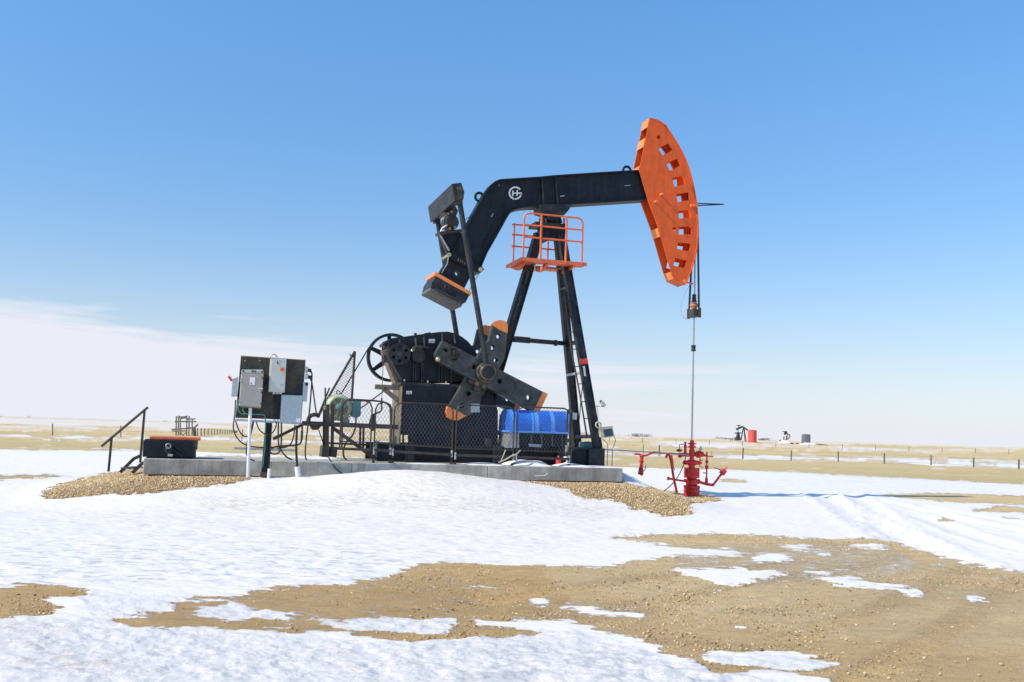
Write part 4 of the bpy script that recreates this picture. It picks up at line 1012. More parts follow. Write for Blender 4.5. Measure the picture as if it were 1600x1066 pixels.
MB().tube([P(835, 414, -.5), P(836, 420, -.5), P(834, 424, -.5)], .02, 5, 1).build('hose_end', 'rope', plt)

# ------------------------------------------------------------------ horsehead
HV = .235
hn = [(1015.5, 185), (1022, 186.5), (1031, 190), (1040, 196.5), (1050, 212), (1058, 224.5), (1065, 237), (1071.5, 251), (1077, 266), (1081.5, 283), (1085, 300), (1088, 318), (1089.5, 336), (1090.3, 352), (1090, 370), (1088.6, 388),
      (1085.7, 402), (1082, 414), (1078, 426.5), (1070.8, 444), (1053.5, 436), (1048, 423), (1028.6, 356), (1011.8, 311), (999, 266)]
z7 = lambda q: [(960 + a / 6.66, 170 + b / 6.66) for a, b in q]
z2 = lambda q: [(930 + a / 2.665, 160 + b / 2.665) for a, b in q]
hh_ = [z7([(455, 415), (560, 360), (608, 425), (510, 495)]), z7([(540, 570), (655, 520), (685, 590), (580, 648)]), z7([(600, 720), (725, 695), (735, 785), (625, 812)]), z7([(643, 890), (772, 870), (780, 950), (660, 972)]),
       z2([(345, 452), (398, 447), (400, 479), (350, 484)]), z2([(349, 519), (400, 515), (401, 550), (348, 550)]), z2([(345, 583), (397, 589), (392, 621), (341, 610)]), z2([(333, 648), (382, 659), (373, 691), (326, 680)]),
       circ_px(1029, 214.5, 3), circ_px(1053.8, 357.5, 3)]
head = MB().plate(hn, -HV, -HV + .025, hh_).build('horsehead', 'orange', jack)
f_ = lambda q: [L(a, HV - .025, b) for a, b in far_pts(q, -HV)]
MB().prism(f_(hn), V * .025, [f_(h) for h in hh_[:8]]).build('far_plate', 'orange', head)
strip(hn[2:20], -HV - .03, HV + .03, .03, 'arc_plate', 'orange', head, vr=-HV - .03, inward=1)
strip(hn[0:3], -HV - .01, HV + .01, .02, 'top_plate', 'orange', head, vr=-HV, inward=1)
strip(hn[19:21], -HV, HV, .02, 'bottom_plate', 'orange', head, vr=-HV, inward=1)
def backpiece(p, q): strip([p, q], -HV + .026, HV - .026, .02, 'back_tie', 'cap_lit_orange', head, vr=-HV, inward=1)  # lighter orange paints in the sun on these left-facing ties
def lerp(p, q, t): return (p[0] + (q[0] - p[0]) * t, p[1] + (q[1] - p[1]) * t)
ed1 = ((999, 266), (1015.5, 185)); backpiece(lerp(*ed1, .83), lerp(*ed1, .99)); backpiece(lerp(*ed1, .45), lerp(*ed1, .62)); backpiece(lerp(*ed1, .0), lerp(*ed1, .08))
ed2 = ((1048, 423), (1028.6, 356)); backpiece(lerp(*ed2, .80), lerp(*ed2, 1.0)); backpiece((1053.4, 435.8), (1048.6, 424.5))
mb = MB(); mb.plate([(1020, 182.5), (1031, 187), (1030, 189), (1020, 185)], -.1, .1, vr=-.2); mb.build('top_lug', 'orange', head)
for x_, y_ in ((1032, 304.5), (1023.4, 315.7)): MB().cyl(P(x_, y_, -HV), P(x_, y_, -HV) - V * .13, .035, n=8).build('pin', 'cap_lit_orange', head)
mb = MB(); a0, a1, a2 = P(1088, 318, -HV), P(1131, 319.5, 0), P(1088, 321.5, HV); mb.tube([a0, a1], .016, 5); mb.tube([a2, a1], .016, 5); mb.build('wireline_guard', 'black', head)
MB().bar(P(1079, 321, -HV - .05), P(1085, 320.5, -HV - .05), .07, .08).build('guard_bracket', 'cap_lit_orange', head)
MB().bar(P(1068, 440, -HV - .02), P(1082.5, 443.5, -.05), .035, .05).build('cable_keeper', 'orange', head)
MB().bar(P(1069, 437, -HV - .03), P(1071.5, 443, -HV - .03), .05, .05).build('cable_keeper', 'cap_lit_orange', head)

# bridle, carrier bar and polished rod
ru = uz(1083.3, 560, 0)[0]
zc = lambda y: uz(1083, y, 0)[1]
for s, x_ in ((-1, 1090.2), (1, 1079)):
    MB().cyl(P(1090.2 if s < 0 else 1081, 345 if s < 0 else 405, -.12 * -s if False else s * .12), L(ru + (.09 if s < 0 else -.09), s * .12, zc(486)), .028, n=8).build('bridle_cable', 'cable', jack)
MB().cyl(L(ru + .01, 0, zc(395)), L(ru + .01, 0, zc(465)), .02, n=8).build('rod_top', 'rod', jack)
MB().lathe(L(ru, 0, zc(471)), Z, [(0, .09), (.05, .05), (.08, .07), (.12, .045), (.15, .065), (.2, .04)], 12).build('rod_clamp', 'steel_dk', jack)
MB().lathe(L(ru, 0, zc(483)), Z, [(0, .07), (.05, .09), (.08, .115), (.13, .115), (.16, .08), (.2, .07)], 14).build('load_cell', mat('copper_orange', (.55, .22, .11), .45, .2), jack)
cbm = MB().lbox(ru - .10, ru + .08, -.17, .17, zc(496), zc(484)).build('carrier_bar', 'steel_dk', jack, bevel=.01)
for s in (-1, 1): MB().lbox(ru + .07 * -s - .035, ru + .07 * -s + .035, s * .19 - .035, s * .19 + .035, zc(497), zc(482)).build('cable_socket', 'steel_dk', cbm, bevel=.01)
ruB = uz(1081, 690, 0)[0]
pr_ = MB().cyl(L(ru + .005, 0, zc(496)), L(ruB, 0, zc(694)), .026, n=10).build('polished_rod', 'rod', jack)
MB().lathe(L(ru - .0, 0, zc(549)), Z, [(0, .05), (.01, .065), (.06, .065), (.07, .05), (.09, .05), (.10, .065), (.16, .065), (.17, .05)], 12).build('rod_coupling', 'steel_dk', pr_)
MB().tube([P(1079, 444, -.2), P(1068, 462, -.3), P(1063, 480, -.3), P(1066, 494, -.25), P(1073, 500, -.1), P(1080, 497, 0)], .007, 4, 2).build('signal_wire', 'galv', jack)
# ------------------------------------------------------------------ motor and its slide frame
zz5 = lambda x, y: (470 + x / 5.33, 540 + y / 5.33)
frm = thing('motor_frame', 'dark rusty steel slide frame carrying the green motor left of the gearbox', 'steel frame', L(uz(530, 700, -.5)[0], -.5, BZ), TH)
for v_ in (-.62, .45):
    MB().bar(P(472, 661.5, v_), P(622, 667.5, v_), .11, .09).build('long_rail', 'rail', frm)
for x_ in (507, 512, 519.7):
    MB().bar(P(x_, 632 if x_ > 510 else 640, -.62 if x_ != 507 else -.4), P(x_ - .8, 712, -.62 if x_ != 507 else -.4), .07, .07).build('upright', 'rail', frm)
MB().bar(P(508, 697, -.5), P(506, 714, -.5), .18, .5).build('foot_box', 'steel_dk', frm, bevel=.01)
MB().bar(P(521, 698, -.5), P(519, 714, -.5), .16, .4).build('foot_box', 'steel_dk', frm, bevel=.01)
MB().bar(P(519, 668, -.6), P(585, 716, -.6), .085, .08).build('diagonal_strut', 'rail', frm)
MB().bar(P(505, 700, -.55), P(610, 704.5, -.55), .06, .06).build('lower_rail', 'rail', frm)
MB().bar(P(505, 692, .4), P(612, 697, .4), .05, .05).build('lower_rail', 'rail', frm)
for x_ in (563, 568): MB().bar(P(x_, 668, -.1), P(x_ - .6, 700, -.1), .05, .05).build('upright', 'rail', frm)
MB().bar(P(584, 695, -.7), P(592, 695, -.7), .2, .2).build('end_cap', 'galv', frm)
MB().bar(P(478, 661, -.6), P(427, 686, -.9), .07, .05).build('side_arm', 'rail', frm)
mb = MB(); mb.tube([P(497, 664, -.7), P(485, 663, -.7), P(481, 657, -.7), P(484, 650, -.7), P(492, 647.5, -.7), P(500, 650, -.7)], .05, 8, 2); mb.build('hook', 'rail', frm)
mb = MB(); mb.plate([(480, 659), (504, 659), (504, 664), (497, 672), (488, 672)], -.72, -.6); mb.build('gusset', 'rail', frm)
for a, b in (((508, 606), (509, 640)), ((515, 606), (497, 650))): MB().bar(P(*a, -.3), P(*b, -.3), .035, .035).build('upright', 'rail', frm)
MB().tube([P(498, 672, -.6), P(508, 702, -.5)], .014, 5).build('cable', 'cable', frm)

mot = thing('electric_motor', 'round faded green electric motor with rusty rim beside the black gearbox', 'electric motor', P(530, 657, -.2), TH)
mc = P(530.3, 636.6, -.42); mr = .315
MB().lathe(mc, V, [(0, .27), (.05, mr), (.18, mr), (.20, mr * .96), (.62, mr * .96), (.64, mr), (.74, mr * .9), (.80, .12)], 32).build('housing', 'teal', mot)
mb = MB()
for k in range(22):
    a = 2 * PI * k / 22; e = U * math.cos(a) + Z * math.sin(a); mb.box(mc + e * (mr * .985) + V * .42, e, V, e.cross(V), .022, .2, .007)
f = mb.build('cooling_fins', 'teal', mot); f['kind'] = 'stuff'
MB().cyl(mc - V * .012, mc + V * .01, .225, n=28).build('fan_grille', 'olive', mot)
MB().ring(mc - V * .005, V, .24, .022, 30, 6).build('grille_ring', 'teal', mot)
for k in range(6):
    a = R(15 + 60 * k); e = U * math.cos(a) + Z * math.sin(a); MB().bar(mc + e * .07 - V * .02, mc + e * .23 - V * .02, .014, .014).build('grille_spoke', 'teal', mot)
MB().lathe(mc - V * .05, V, [(0, .06), (.02, .085), (.05, .09)], 16).build('fan_hub', 'teal2', mot)
MB().ring(mc + Z * (mr + .05) + V * .35, V, .045, .012, 14, 6).build('lifting_eye', 'steel_dk', mot)
mb = MB(); mb.plate([(551, 625), (564.5, 627), (564, 650), (557, 653.5), (550, 650)], -.32, .05); mb.build('junction_box', 'teal2', mot, bevel=.02)
for s in (-.2, .2): mb = MB(); mb.box(mc + U * s - Z * (mr + .0) + V * .35, U, V, Z, .07, .3, .05); mb.build('foot', 'teal', mot, bevel=.01)
MB().tube([P(556, 652, -.2), P(556.5, 664, -.25), P(552, 680, -.3), P(541, 690, -.4), P(536, 703, -.6), P(537, 715, -.8), P(541, 718, -.9)], .022, 6, 2).build('power_cable', 'cable', mot)

# belt guard of wire mesh
grd = thing('belt_guard', 'triangular wire mesh belt guard rising above the green motor', 'belt guard', P(525, 655, .1), TH)
tri = [(554.5, 549), (549.8, 624), (498.5, 647)]
MB().tube([P(499, 648, .1), P(509, 628, .1), P(554.5, 549, .1)], .03, 7).build('guard_frame', 'steel_dk', grd)
MB().tube([P(554.5, 549, .1), P(549.6, 625, .1)], .03, 7).build('guard_frame', 'steel_dk', grd)
MB().bar(P(546, 554, .1), P(552, 558, .1), .03, .03).build('guard_hook', 'steel_dk', grd)
def wire_field(poly, v, pitch, r, slope, name, m, par):
    """two families of slanting wires clipped to a polygon in the (u,z) plane"""
    q = [uz(x, y, v) for x, y in poly]; mb = MB(); k = len(q)
    for s in (-1, 1):
        nx, nz_ = math.sin(slope), -s * math.cos(slope); dx, dz = math.cos(slope) * s, math.sin(slope)
        nx, nz_ = -dz, dx
        cs = [a * nx + b * nz_ for a, b in q]
        c = math.ceil(min(cs) / pitch) * pitch
        while c < max(cs):
            hit = []
            for i in range(k):
                a, b = cs[i], cs[(i + 1) % k]
                if (a - c) * (b - c) < 0:
                    t = (c - a) / (b - a); hit.append((q[i][0] + (q[(i + 1) % k][0] - q[i][0]) * t, q[i][1] + (q[(i + 1) % k][1] - q[i][1]) * t))
            hit.sort()
            for i in range(0, len(hit) - 1, 2):
                mb.cyl(L(hit[i][0], v + s * r * .5, hit[i][1]), L(hit[i + 1][0], v + s * r * .5, hit[i + 1][1]), r, n=4, cap=False)
            c += pitch
    return mb.build(name, m, par, kind='stuff')
wire_field([(553.5, 553), (549, 624), (512, 628)], .1, .055, .0045, R(35), 'wire_mesh', 'steel_dk', grd)

# ------------------------------------------------------------------ guard fence round the machine
FV = -1.95
panels = [  # top-left, top-right pixel, mesh bottom left/right, leg bottom
    ((534, 624.5), (582, 627.5), (533, 690), (580, 692), (532, 703), (579, 706), 'narrow mesh guard panel in front of the green motor'),
    ((587.5, 628), (613, 630), (586, 692), (611, 693.5), (586, 700), (607, 711), 'narrowest mesh guard panel between the motor and the gearbox pedestal'),
    ((617, 628.6), (708.5, 632.5), (615.5, 694.5), (706.5, 700), (614, 716), (706, 724), 'wide mesh guard panel before the left half of the gearbox pedestal'),
    ((714, 632.8), (804, 635.4), (712.5, 700.5), (803, 703.5), (712.5, 716), (802, 718), 'wide mesh guard panel in front of the lower counterweight tip'),
    ((809, 635.6), (891, 638.5), (808, 703.6), (888.5, 707), (807, 718), (886.5, 719), 'wide mesh guard panel in front of the blue cover'),
]
for i, (tl, tr, bl, br, ll, lr, lab) in enumerate(panels):
    g_ = thing('guard_panel', lab, 'guard panel', P((ll[0] + lr[0]) / 2, lr[1], FV), TH, 'wire mesh guard panels round the pumpjack')
    u_l, u_r = uz(*tl, FV)[0], uz(*tr, FV)[0]; zt_ = (uz(*tl, FV)[1] + uz(*tr, FV)[1]) / 2
    zb_l = uz(*bl, FV)[1]; zb_r = uz(*br, FV)[1]; z0l = uz(*ll, FV)[1]; z0r = uz(*lr, FV)[1]
    c_ = .16
    cor = lambda u_, s: [(u_, zt_ - c_), (u_ + s * c_ * .3, zt_ - c_ * .3), (u_ + s * c_, zt_)]
    path = [(u_l, max(z0l, BZ))] + cor(u_l, 1) + cor(u_r, -1)[::-1] + [(u_r, max(z0r, BZ))]
    MB().tube([L(a, FV, b) for a, b in path], .019, 7).build('panel_frame', 'steel_dk', g_)
    MB().bar(L(u_l, FV, zb_l), L(u_r, FV, zb_r), .03, .03).build('bottom_bar', 'steel_dk', g_)
    MB().bar(L(u_l, FV - .03, zb_l - .16), L(u_r, FV - .03, zb_r - .16), .06, .03).build('lower_bar', 'rail', g_)
    q = [(u_l + .02, zb_l), (u_r - .02, zb_r), (u_r - .02, zt_ - .12), (u_r - .12, zt_ - .02), (u_l + .12, zt_ - .02), (u_l + .02, zt_ - .12)]
    # expressed back as pixels is not needed: clip in plane
    mb = MB(); pitch = .070; sl = R(58); r_ = .0037
    for s in (-1, 1):
        dx, dz = math.cos(sl) * s, math.sin(sl); nx, nz_ = -dz, dx; cs = [a * nx + b * nz_ for a, b in q]; c = math.ceil(min(cs) / pitch) * pitch
        while c < max(cs):
            hit = []
            for j in range(6):
                a, b = cs[j], cs[(j + 1) % 6]
                if (a - c) * (b - c) < 0:
                    t = (c - a) / (b - a); hit.append((q[j][0] + (q[(j + 1) % 6][0] - q[j][0]) * t, q[j][1] + (q[(j + 1) % 6][1] - q[j][1]) * t))
            if len(hit) == 2: mb.cyl(L(hit[0][0], FV + s * .003, hit[0][1]), L(hit[1][0], FV + s * .003, hit[1][1]), r_, n=4, cap=False)
            c += pitch
    mb.build('wire_mesh', 'mesh', g_, kind='stuff')
    if i >= 1:
        for uu in (u_l, u_r): MB().lbox(uu - .03, uu + .03, FV - .03, FV + .04, BZ, BZ + .06).build('foot_clip', 'steel_dk', g_)
        for uu in (u_l, u_r): MB().cyl(L(uu, FV - .02, zb_l - .1), L(uu, FV - .02, zb_l - .26), .026, n=7).build('sleeve', 'galv', g_)
# outer frame loop of the near left panel and the end return on the right
g_ = thing('guard_panel', 'bare rounded handrail hoop standing left of the gearbox pedestal', 'guard panel', P(575, 716, -1.5), TH, 'wire mesh guard panels round the pumpjack')
MB().tube([P(545, 624, -1.4), P(596, 627, -1.4), P(606, 631, -1.4), P(611, 640, -1.4), P(609, 708, -1.4)], .022, 7, 1).build('panel_frame', 'steel_dk', g_)
MB().tube([P(534, 703, -1.4), P(535, 634, -1.4), P(539, 627, -1.4), P(546, 624, -1.4)], .022, 7, 1).build('panel_frame', 'steel_dk', g_)
g_ = thing('guard_panel', 'end guard panel turned edge on at the right corner by the black post leg', 'guard panel', L(uz(893, 719, FV)[0], FV + .5, BZ), TH, 'wire mesh guard panels round the pumpjack')
ue = uz(893.5, 640, FV)[0]; zt_ = uz(893.5, 640, FV)[1]; ue2 = ue + .1
MB().tube([L(ue, FV, BZ + .12), L(ue, FV, zt_ - .12), L(ue + .02, FV + .08, zt_ - .01), L(ue2, FV + .55, zt_), L(ue2 + .02, FV + .62, zt_ - .1), L(ue2 + .02, FV + .62, BZ + .1)], .024, 7, 1).build('panel_frame', 'steel_dk', g_)
MB().cyl(L(ue2 + .02, FV + .62, BZ + .15), L(ue2 + .02, FV + .62, BZ + .5), .035, n=8).build('sleeve', 'galv', g_)
MB().bar(L(ue, FV, BZ + .3), L(ue2, FV + .6, BZ + .3), .03, .03).build('bottom_bar', 'steel_dk', g_)

# ------------------------------------------------------------------ blue cover over the chemical tank
bt = thing('tank_cover', 'bright blue curved fibreglass cover on a dark ribbed base behind the mesh guard', 'tank cover', L(uz(842, 700, -1.1)[0], -.9, zt), TH)
bu0, bu1 = uz(797.5, 660, -1.3)[0], uz(890, 660, -1.3)[0]; bz0 = zat(842, 674, -1.3); bz1 = zat(842, 641.5, -1.0)
pf = [(-1.32, bz0)] + [(-1.32 + .34 * (1 - math.cos(a)), bz0 + .06 + (bz1 - bz0 - .06) * math.sin(a)) for a in [R(x) for x in range(0, 91, 15)]] + [(-.62, bz1), (-.30, bz1 - .16), (-.25, bz0)]
def xprof(u_a, u_b, prof_, grow=0.0):
    c_ = (sum(p[0] for p in prof_) / len(prof_), sum(p[1] for p in prof_) / len(prof_))
    return MB().prism([L(u_a, c_[0] + (a - c_[0]) * (1 + grow), c_[1] + (b - c_[1]) * (1 + grow)) for a, b in prof_], U * (u_b - u_a))
xprof(bu0, bu1, pf).build('shell', 'blue', bt, bevel=.03)
for px_ in (800, 832, 837, 862, 887):
    uu = uz(px_, 660, -1.32)[0]; xprof(uu, uu + (.10 if px_ != 832 else .05), pf, .02).build('moulded_rib', 'bluelt', bt)
MB().lbox(bu0 - .04, bu1 + .02, -1.36, -.22, bz0 - .05, bz0).build('rim', 'bluelt', bt, bevel=.01)
MB().lbox(bu0 + .25, bu1 - .02, -1.22, -.3, zt + .02, bz0 - .05).build('base_box', 'black', bt)
MB().prism([P(796.5, 674.5, -1.25), P(811, 674.5, -1.25), P(811, 700, -1.25), P(793.5, 700, -1.25)], V * .9).build('end_support', 'galv', bt)
for px_ in (830, 846, 862.5, 878): MB().bar(P(px_, 680, -1.25), P(px_ + .5, 697, -1.25), .03, .03).build('base_rib', 'rib_bounce', bt)
MB().bar(P(826, 695.5, -1.28), P(845.5, 697, -1.28), .07, .05).build('drain_pipe', 'galv', bt)
MB().bar(P(893, 650, -1.0), P(901, 651, -1.0), .17, .05).build('bracket', 'galv', bt)
MB().bar(P(892, 681, -1.0), P(896, 697, -1.0), .06, .05).build('bracket', 'tanbr', bt)
tag(MB().tube([P(899, 700, -1.5), P(893, 704, -1.6), P(884, 712, -1.7)], .03, 7).build('black_hose', 'cable'), 'short black hose drooping by the right corner of the guard', 'hose')
tag(MB().lathe(L(uz(872.5, 720, -1.3)[0], -1.3, BZ), Z, [(0, .055), (.01, .065), (.17, .065), (.2, .03), (.24, .03)], 12).build('red_canister', 'redplastic'), 'small red canister standing on the concrete under the blue cover', 'canister')
MB_ = MB(); MB_.plate([(913, 691), (927, 690), (929, 699), (927, 702), (912, 702)], -.5, -.1)
tag(MB_.build('teal_box', 'teal2', bevel=.03), 'small teal box resting on the skid between the post legs', 'box')
tag(MB().tube([P(779, 723, -2.05), P(791, 718, -2.1), P(800, 712, -2.1), P(806, 711, -2.12), (P(813, 704, -2.05))], .018, 6, 1).build('pale_rope', 'rope'), 'pale rope tied at the foot of the mesh guard, trailing left', 'rope')
tag(MB().tube([P(783, 720, -2.0), P(787, 711, -2.0), P(790, 703, -2.0)], .014, 6).build('pale_stick', 'rope'), 'thin pale stick leaning on the mesh guard near the rope', 'stick')
tag(MB().tube([P(881, 715, -1.6), P(885, 714, -1.7), P(887, 719, -1.7), P(885, 723.5, -1.6), P(880, 725, -1.6)], .02, 6, 2).build('hose_coil', 'pvc'), 'short pale hose bend beside the red canister', 'hose')
tag(MB().tube([P(835, 744, -2.28), P(851, 743.5, -2.3), P(855.5, 740, -2.28)], .012, 6, 0).build('bent_wire', 'pvc'), 'bent pale wire lying against the right part of the pad', 'wire')

# snow lying on the pad
def snow_lump(pxs, v0, v1, h, name='snow_patch'):
    us = [uz(x, 722, (v0 + v1) / 2)[0] for x in pxs]; nu, nv = 26, 12; vs = []
    for i in range(nu + 1):
        for j in range(nv + 1):
            a, b = i / nu, j / nv; e = (4 * a * (1 - a)) ** .6 * (4 * b * (1 - b)) ** .6
            uu = us[0] + (us[1] - us[0]) * a; vv = v0 + (v1 - v0) * b + .0
            vs.append(L(uu, vv, PADZ - .01 + h * e * (.75 + .5 * float(vnoise(np.array(uu * 3.1 + 9), np.array(vv * 3.1 + 4)))) * (1 if e > 0 else 0)))
    o = MB().add(vs, [(i * (nv + 1) + j, (i + 1) * (nv + 1) + j, (i + 1) * (nv + 1) + j + 1, i * (nv + 1) + j + 1) for i in range(nu) for j in range(nv)], True).build(name, 'snow'); o['kind'] = 'stuff'; return o
M['snow'] = mat('drift_snow', (.84, .845, .855), .8, var=.015, scale=3, bump=.3, bscale=12, spec=.25)
snow_lump((791, 853), -2.1, -.9, .16); snow_lump((868, 918), -2.1, -1.0, .08); snow_lump((722, 785), -2.15, -1.2, .05); snow_lump((628, 700), -2.17, -1.6, .03); snow_lump((905, 968), -2.1, -1.1, .035)

# ------------------------------------------------------------------ electrical board
BVV = -2.75
stand = thing('electrical_board', 'leaning black plywood board carrying grey electrical boxes and looping cables', 'electrical board', P(412, 744, BVV), TH)
MB().plate([(376.5, 556.5), (477.5, 563), (471, 657), (368, 653)], BVV - .0, BVV + .03).build('backboard', 'board', stand)
MB().plate([(376.5, 555.6), (477.5, 562.2), (477.5, 563.2), (376.5, 557)], BVV - .002, BVV + .04).build('board_edge', 'boardedge', stand)
MB().bar(P(368, 656, BVV - .03), P(472, 662, BVV - .03), .05, .07).build('support_channel', 'galv', stand)
MB().bar(P(420, 660, BVV + .08), P(413, 742, BVV + .08), .135, .12).build('post', 'black', stand, bevel=.01)
MB().bar(P(414, 738, BVV + .08), P(413.5, 744, BVV + .08), .2, .2).build('post_foot', mat('rusty_foot', (.13, .07, .05), .8, var=.3, scale=20), stand)
MB().tube([P(421, 559, BVV), P(425, 554.5, BVV), P(428, 553.3, BVV), P(431, 555, BVV), P(434, 560, BVV)], .014, 6).build('lifting_handle', 'galv', stand)
for x_, y_ in ((382.5, 564), (406, 563.5)): MB().cyl(P(x_, y_, BVV - .01), P(x_, y_, BVV), .014, n=8).build('screw', 'galv', stand)
# large warm grey starter box
def pbox(q, d, nm, m, par, v=BVV, bev=.012): return MB().plate(q, v - d, v - .001, vr=v - d).build(nm, m, par, bevel=bev)
e1 = pbox([(377, 584), (412, 584), (408, 637), (373.5, 634.5)], .26, 'enclosure', 'greybox', stand)
f1 = BVV - .26
MB().plate([(377.7, 583.5), (411.6, 583.5), (411, 636), (374, 633.5)][0:1] + [(411.7, 583.7), (407.8, 635.8), (374.3, 633.2)], f1 - .02, f1 - .001, vr=f1).build('door', 'greybox', e1, bevel=.006)
MB().plate([(378.5, 577.5), (411, 577.5), (412, 583), (377.5, 583)], f1 + .02, BVV - .002, vr=f1).build('mounting_flange', 'palebox', e1)
for x_, y_ in ((380, 580), (394.5, 580.3), (398.5, 580.5), (409.5, 581)): MB().cyl(P(x_, y_, f1 + .005), P(x_, y_, f1 + .019), .02, n=8).build('bolt', 'steel_dk', e1)
MB().plate([(376, 634), (408, 636.6), (407.5, 638.5), (375.8, 636.4)], f1 + .02, BVV - .02, vr=f1).build('mounting_flange', 'tanbr', e1)
lb = MB().plate([(390.3, 590), (398.6, 590), (398.1, 601.6), (389.8, 601.4)], f1 - .025, f1 - .021, vr=f1).build('notice_label', 'white', e1)
MB().plate([(391.5, 598), (393.8, 598), (393.6, 600), (391.3, 600)], f1 - .029, f1 - .0255, vr=f1).build('red_mark', 'redplastic', lb)
MB().plate([(403, 606.7), (411, 606.8), (411, 607.8), (403, 607.7)], f1 - .026, f1 - .021, vr=f1).build('white_tag', 'white', e1)
for y_ in (592, 624): MB().bar(P(376.2 - (y_ - 592) * .05, y_, f1 - .01), P(376.0 - (y_ - 592) * .05, y_ + 5, f1 - .01), .035, .03).build('hinge', 'galv', e1)
for y_ in (590, 612, 630): MB().bar(P(410.6 - (y_ - 590) * .07, y_, f1 - .022), P(410.4 - (y_ - 590) * .07, y_ + 2.4, f1 - .022), .03, .02).build('latch', 'steel_dk', e1)
# pale box with rotary switch
e2 = pbox([(423, 560.5), (448, 561), (445, 613.5), (419.5, 612)], .2, 'enclosure', 'palebox', stand)
f2 = BVV - .2
MB().plate([(424.2, 563), (447.3, 563.5), (444.5, 610.5), (421, 609.5)], f2 - .018, f2 - .001, vr=f2).build('door', 'palebox', e2, bevel=.006)
MB().plate([(423, 559.5), (448, 560), (448, 562), (423, 561.5)], f2 + .02, BVV - .002, vr=f2).build('mounting_flange', 'galv', e2)
s2 = MB().cyl(P(440.8, 577.6, f2 - .045), P(440.8, 577.6, f2 - .018), .045, n=18).build('switch_plate', 'cap_lit_orange', e2)
MB().cyl(P(440.8, 577.6, f2 - .06), P(440.8, 577.6, f2 - .045), .024, n=14).build('switch_knob', 'redplastic', s2)
MB().plate([(432.5, 564), (434, 563.8), (434, 567), (437, 568.6), (433, 569)], f2 - .022, f2 - .0185, vr=f2).build('maker_mark', mat('dark_blue_print', (.03, .06, .16), .6), e2)
MB().plate([(436, 564.6), (439.6, 563.2), (439, 564.8), (437, 565.6)], f2 - .022, f2 - .0185, vr=f2).build('maker_mark', 'galv', e2)
for k in range(3): MB().plate([(438 + k * 1.6, 601 + k * .3), (439 + k * 1.6, 599.8), (439.2 + k * 1.6, 601.5), (438.5 + k * 1.6, 603)], f2 - .022, f2 - .0185, vr=f2).build('scrawl_mark', 'greybox', e2)
for x_ in (428, 433.5, 438.5): MB().cyl(P(x_, 611.5, f2 + .06), P(x_ - .2, 616, f2 + .06), .03, n=10).build('cable_gland', 'palebox', e2)
e3 = pbox([(440, 617), (473, 618), (470.5, 661), (437.5, 659)], .10, 'sheet_cover', 'bluebox', stand)
MB().plate([(462.5, 653.5), (469.5, 653.8), (469.2, 660), (462.3, 659.7)], BVV - .106, BVV - .1005, vr=BVV - .1).build('label_plate', 'white', e3)
e4 = pbox([(363, 592), (372, 588.5), (371, 619.5), (361, 620)], .14, 'disconnect_switch', 'bluebox', stand)
MB().bar(P(362.5, 595.5, BVV - .2), P(357.3, 588, BVV - .2), .05, .03).build('red_handle', 'redplastic', e4)
for y_ in (577.5, 588): 
    MB().bar(P(477, y_, BVV), P(481, y_ + .3, BVV), .13, .1).build('socket_box', 'galv', stand); MB().cyl(P(481, y_ + 1, BVV), P(486, y_ + 2, BVV), .04, n=8).build('cable_plug', 'cable', stand)
pbox([(474, 597), (482, 597.5), (479.5, 628), (472.5, 627)], .1, 'side_box', 'bluebox', stand); MB().cyl(P(479.5, 600.5, BVV - .14), P(479.5, 600.5, BVV - .1), .035, n=10).build('knob', 'cable', stand)
# conduits
MB().cyl(P(391.2, 637, BVV - .12), P(387.3, 746, BVV - .12), .035, n=12).build('conduit', 'pvc', stand)
MB().cyl(P(421, 732.5, BVV - .12), P(420, 748, BVV - .12), .036, n=12).build('conduit', 'pvc', stand)
MB().cyl(P(464.2, 729.5, BVV - .12), P(466.8, 748, BVV - .12), .058, n=12).build('conduit', 'pvc', stand)
q5 = lambda L_: [(340 + a / 4.636, 530 + b / 4.636) for a, b in L_]
cabs = [([(130, 440), (125, 560), (108, 640), (140, 725), (210, 775), (320, 787), (400, 782)], .02), ([(130, 590), (150, 660), (190, 708), (225, 705), (250, 640), (262, 600)], .02),
        ([(280, 600), (300, 660), (350, 695), (390, 690), (420, 650), (428, 600)], .018), ([(440, 610), (438, 760), (455, 800), (490, 850), (540, 875)], .024), ([(462, 610), (462, 790), (440, 830), (400, 835), (375, 815)], .024),
        ([(560, 620), (550, 720), (520, 780), (430, 792)], .02), ([(612, 610), (614, 730), (590, 770), (500, 772), (410, 780), (380, 800)], .028), ([(212, 780), (205, 830), (225, 865), (270, 885)], .02),
        ([(575, 625), (568, 800), (577, 925)], .036), ([(392, 610), (378, 850), (372, 942)], .018), ([(258, 600), (240, 690), (215, 740), (212, 790)], .03), ([(412, 390), (408, 600)], .013), ([(440, 390), (436, 600)], .013), ([(430, 390), (418, 600)], .01)]
for k, (pp, r_) in enumerate(cabs):
    dv = -.06 - .02 * (k % 4) if k < 11 else -.03
    MB().tube([P(x, y, BVV + dv) for x, y in q5(pp)], r_ * .72, 7, 2).build('cable', 'cable', stand)
for pp in ([(150, 440), (148, 510), (165, 540), (190, 543), (205, 540), (230, 545), (325, 545), (343, 556), (347, 600)], [(182, 490), (183, 520), (200, 535)], [(347, 600), (345, 760), (325, 930)]):
    MB().tube([P(x, y, BVV - .07) for x, y in q5(pp)], .012, 6, 1).build('ground_wire', 'greenwire', stand)
MB().tube([P(486, 580, BVV), P(488, 586, BVV + .1), P(484, 640, BVV + .3), P(477, 700, BVV + .5), P(477, 714, BVV + .6), P(479, 719, BVV + .62)], .018, 6, 1).build('cable', 'cable', stand)
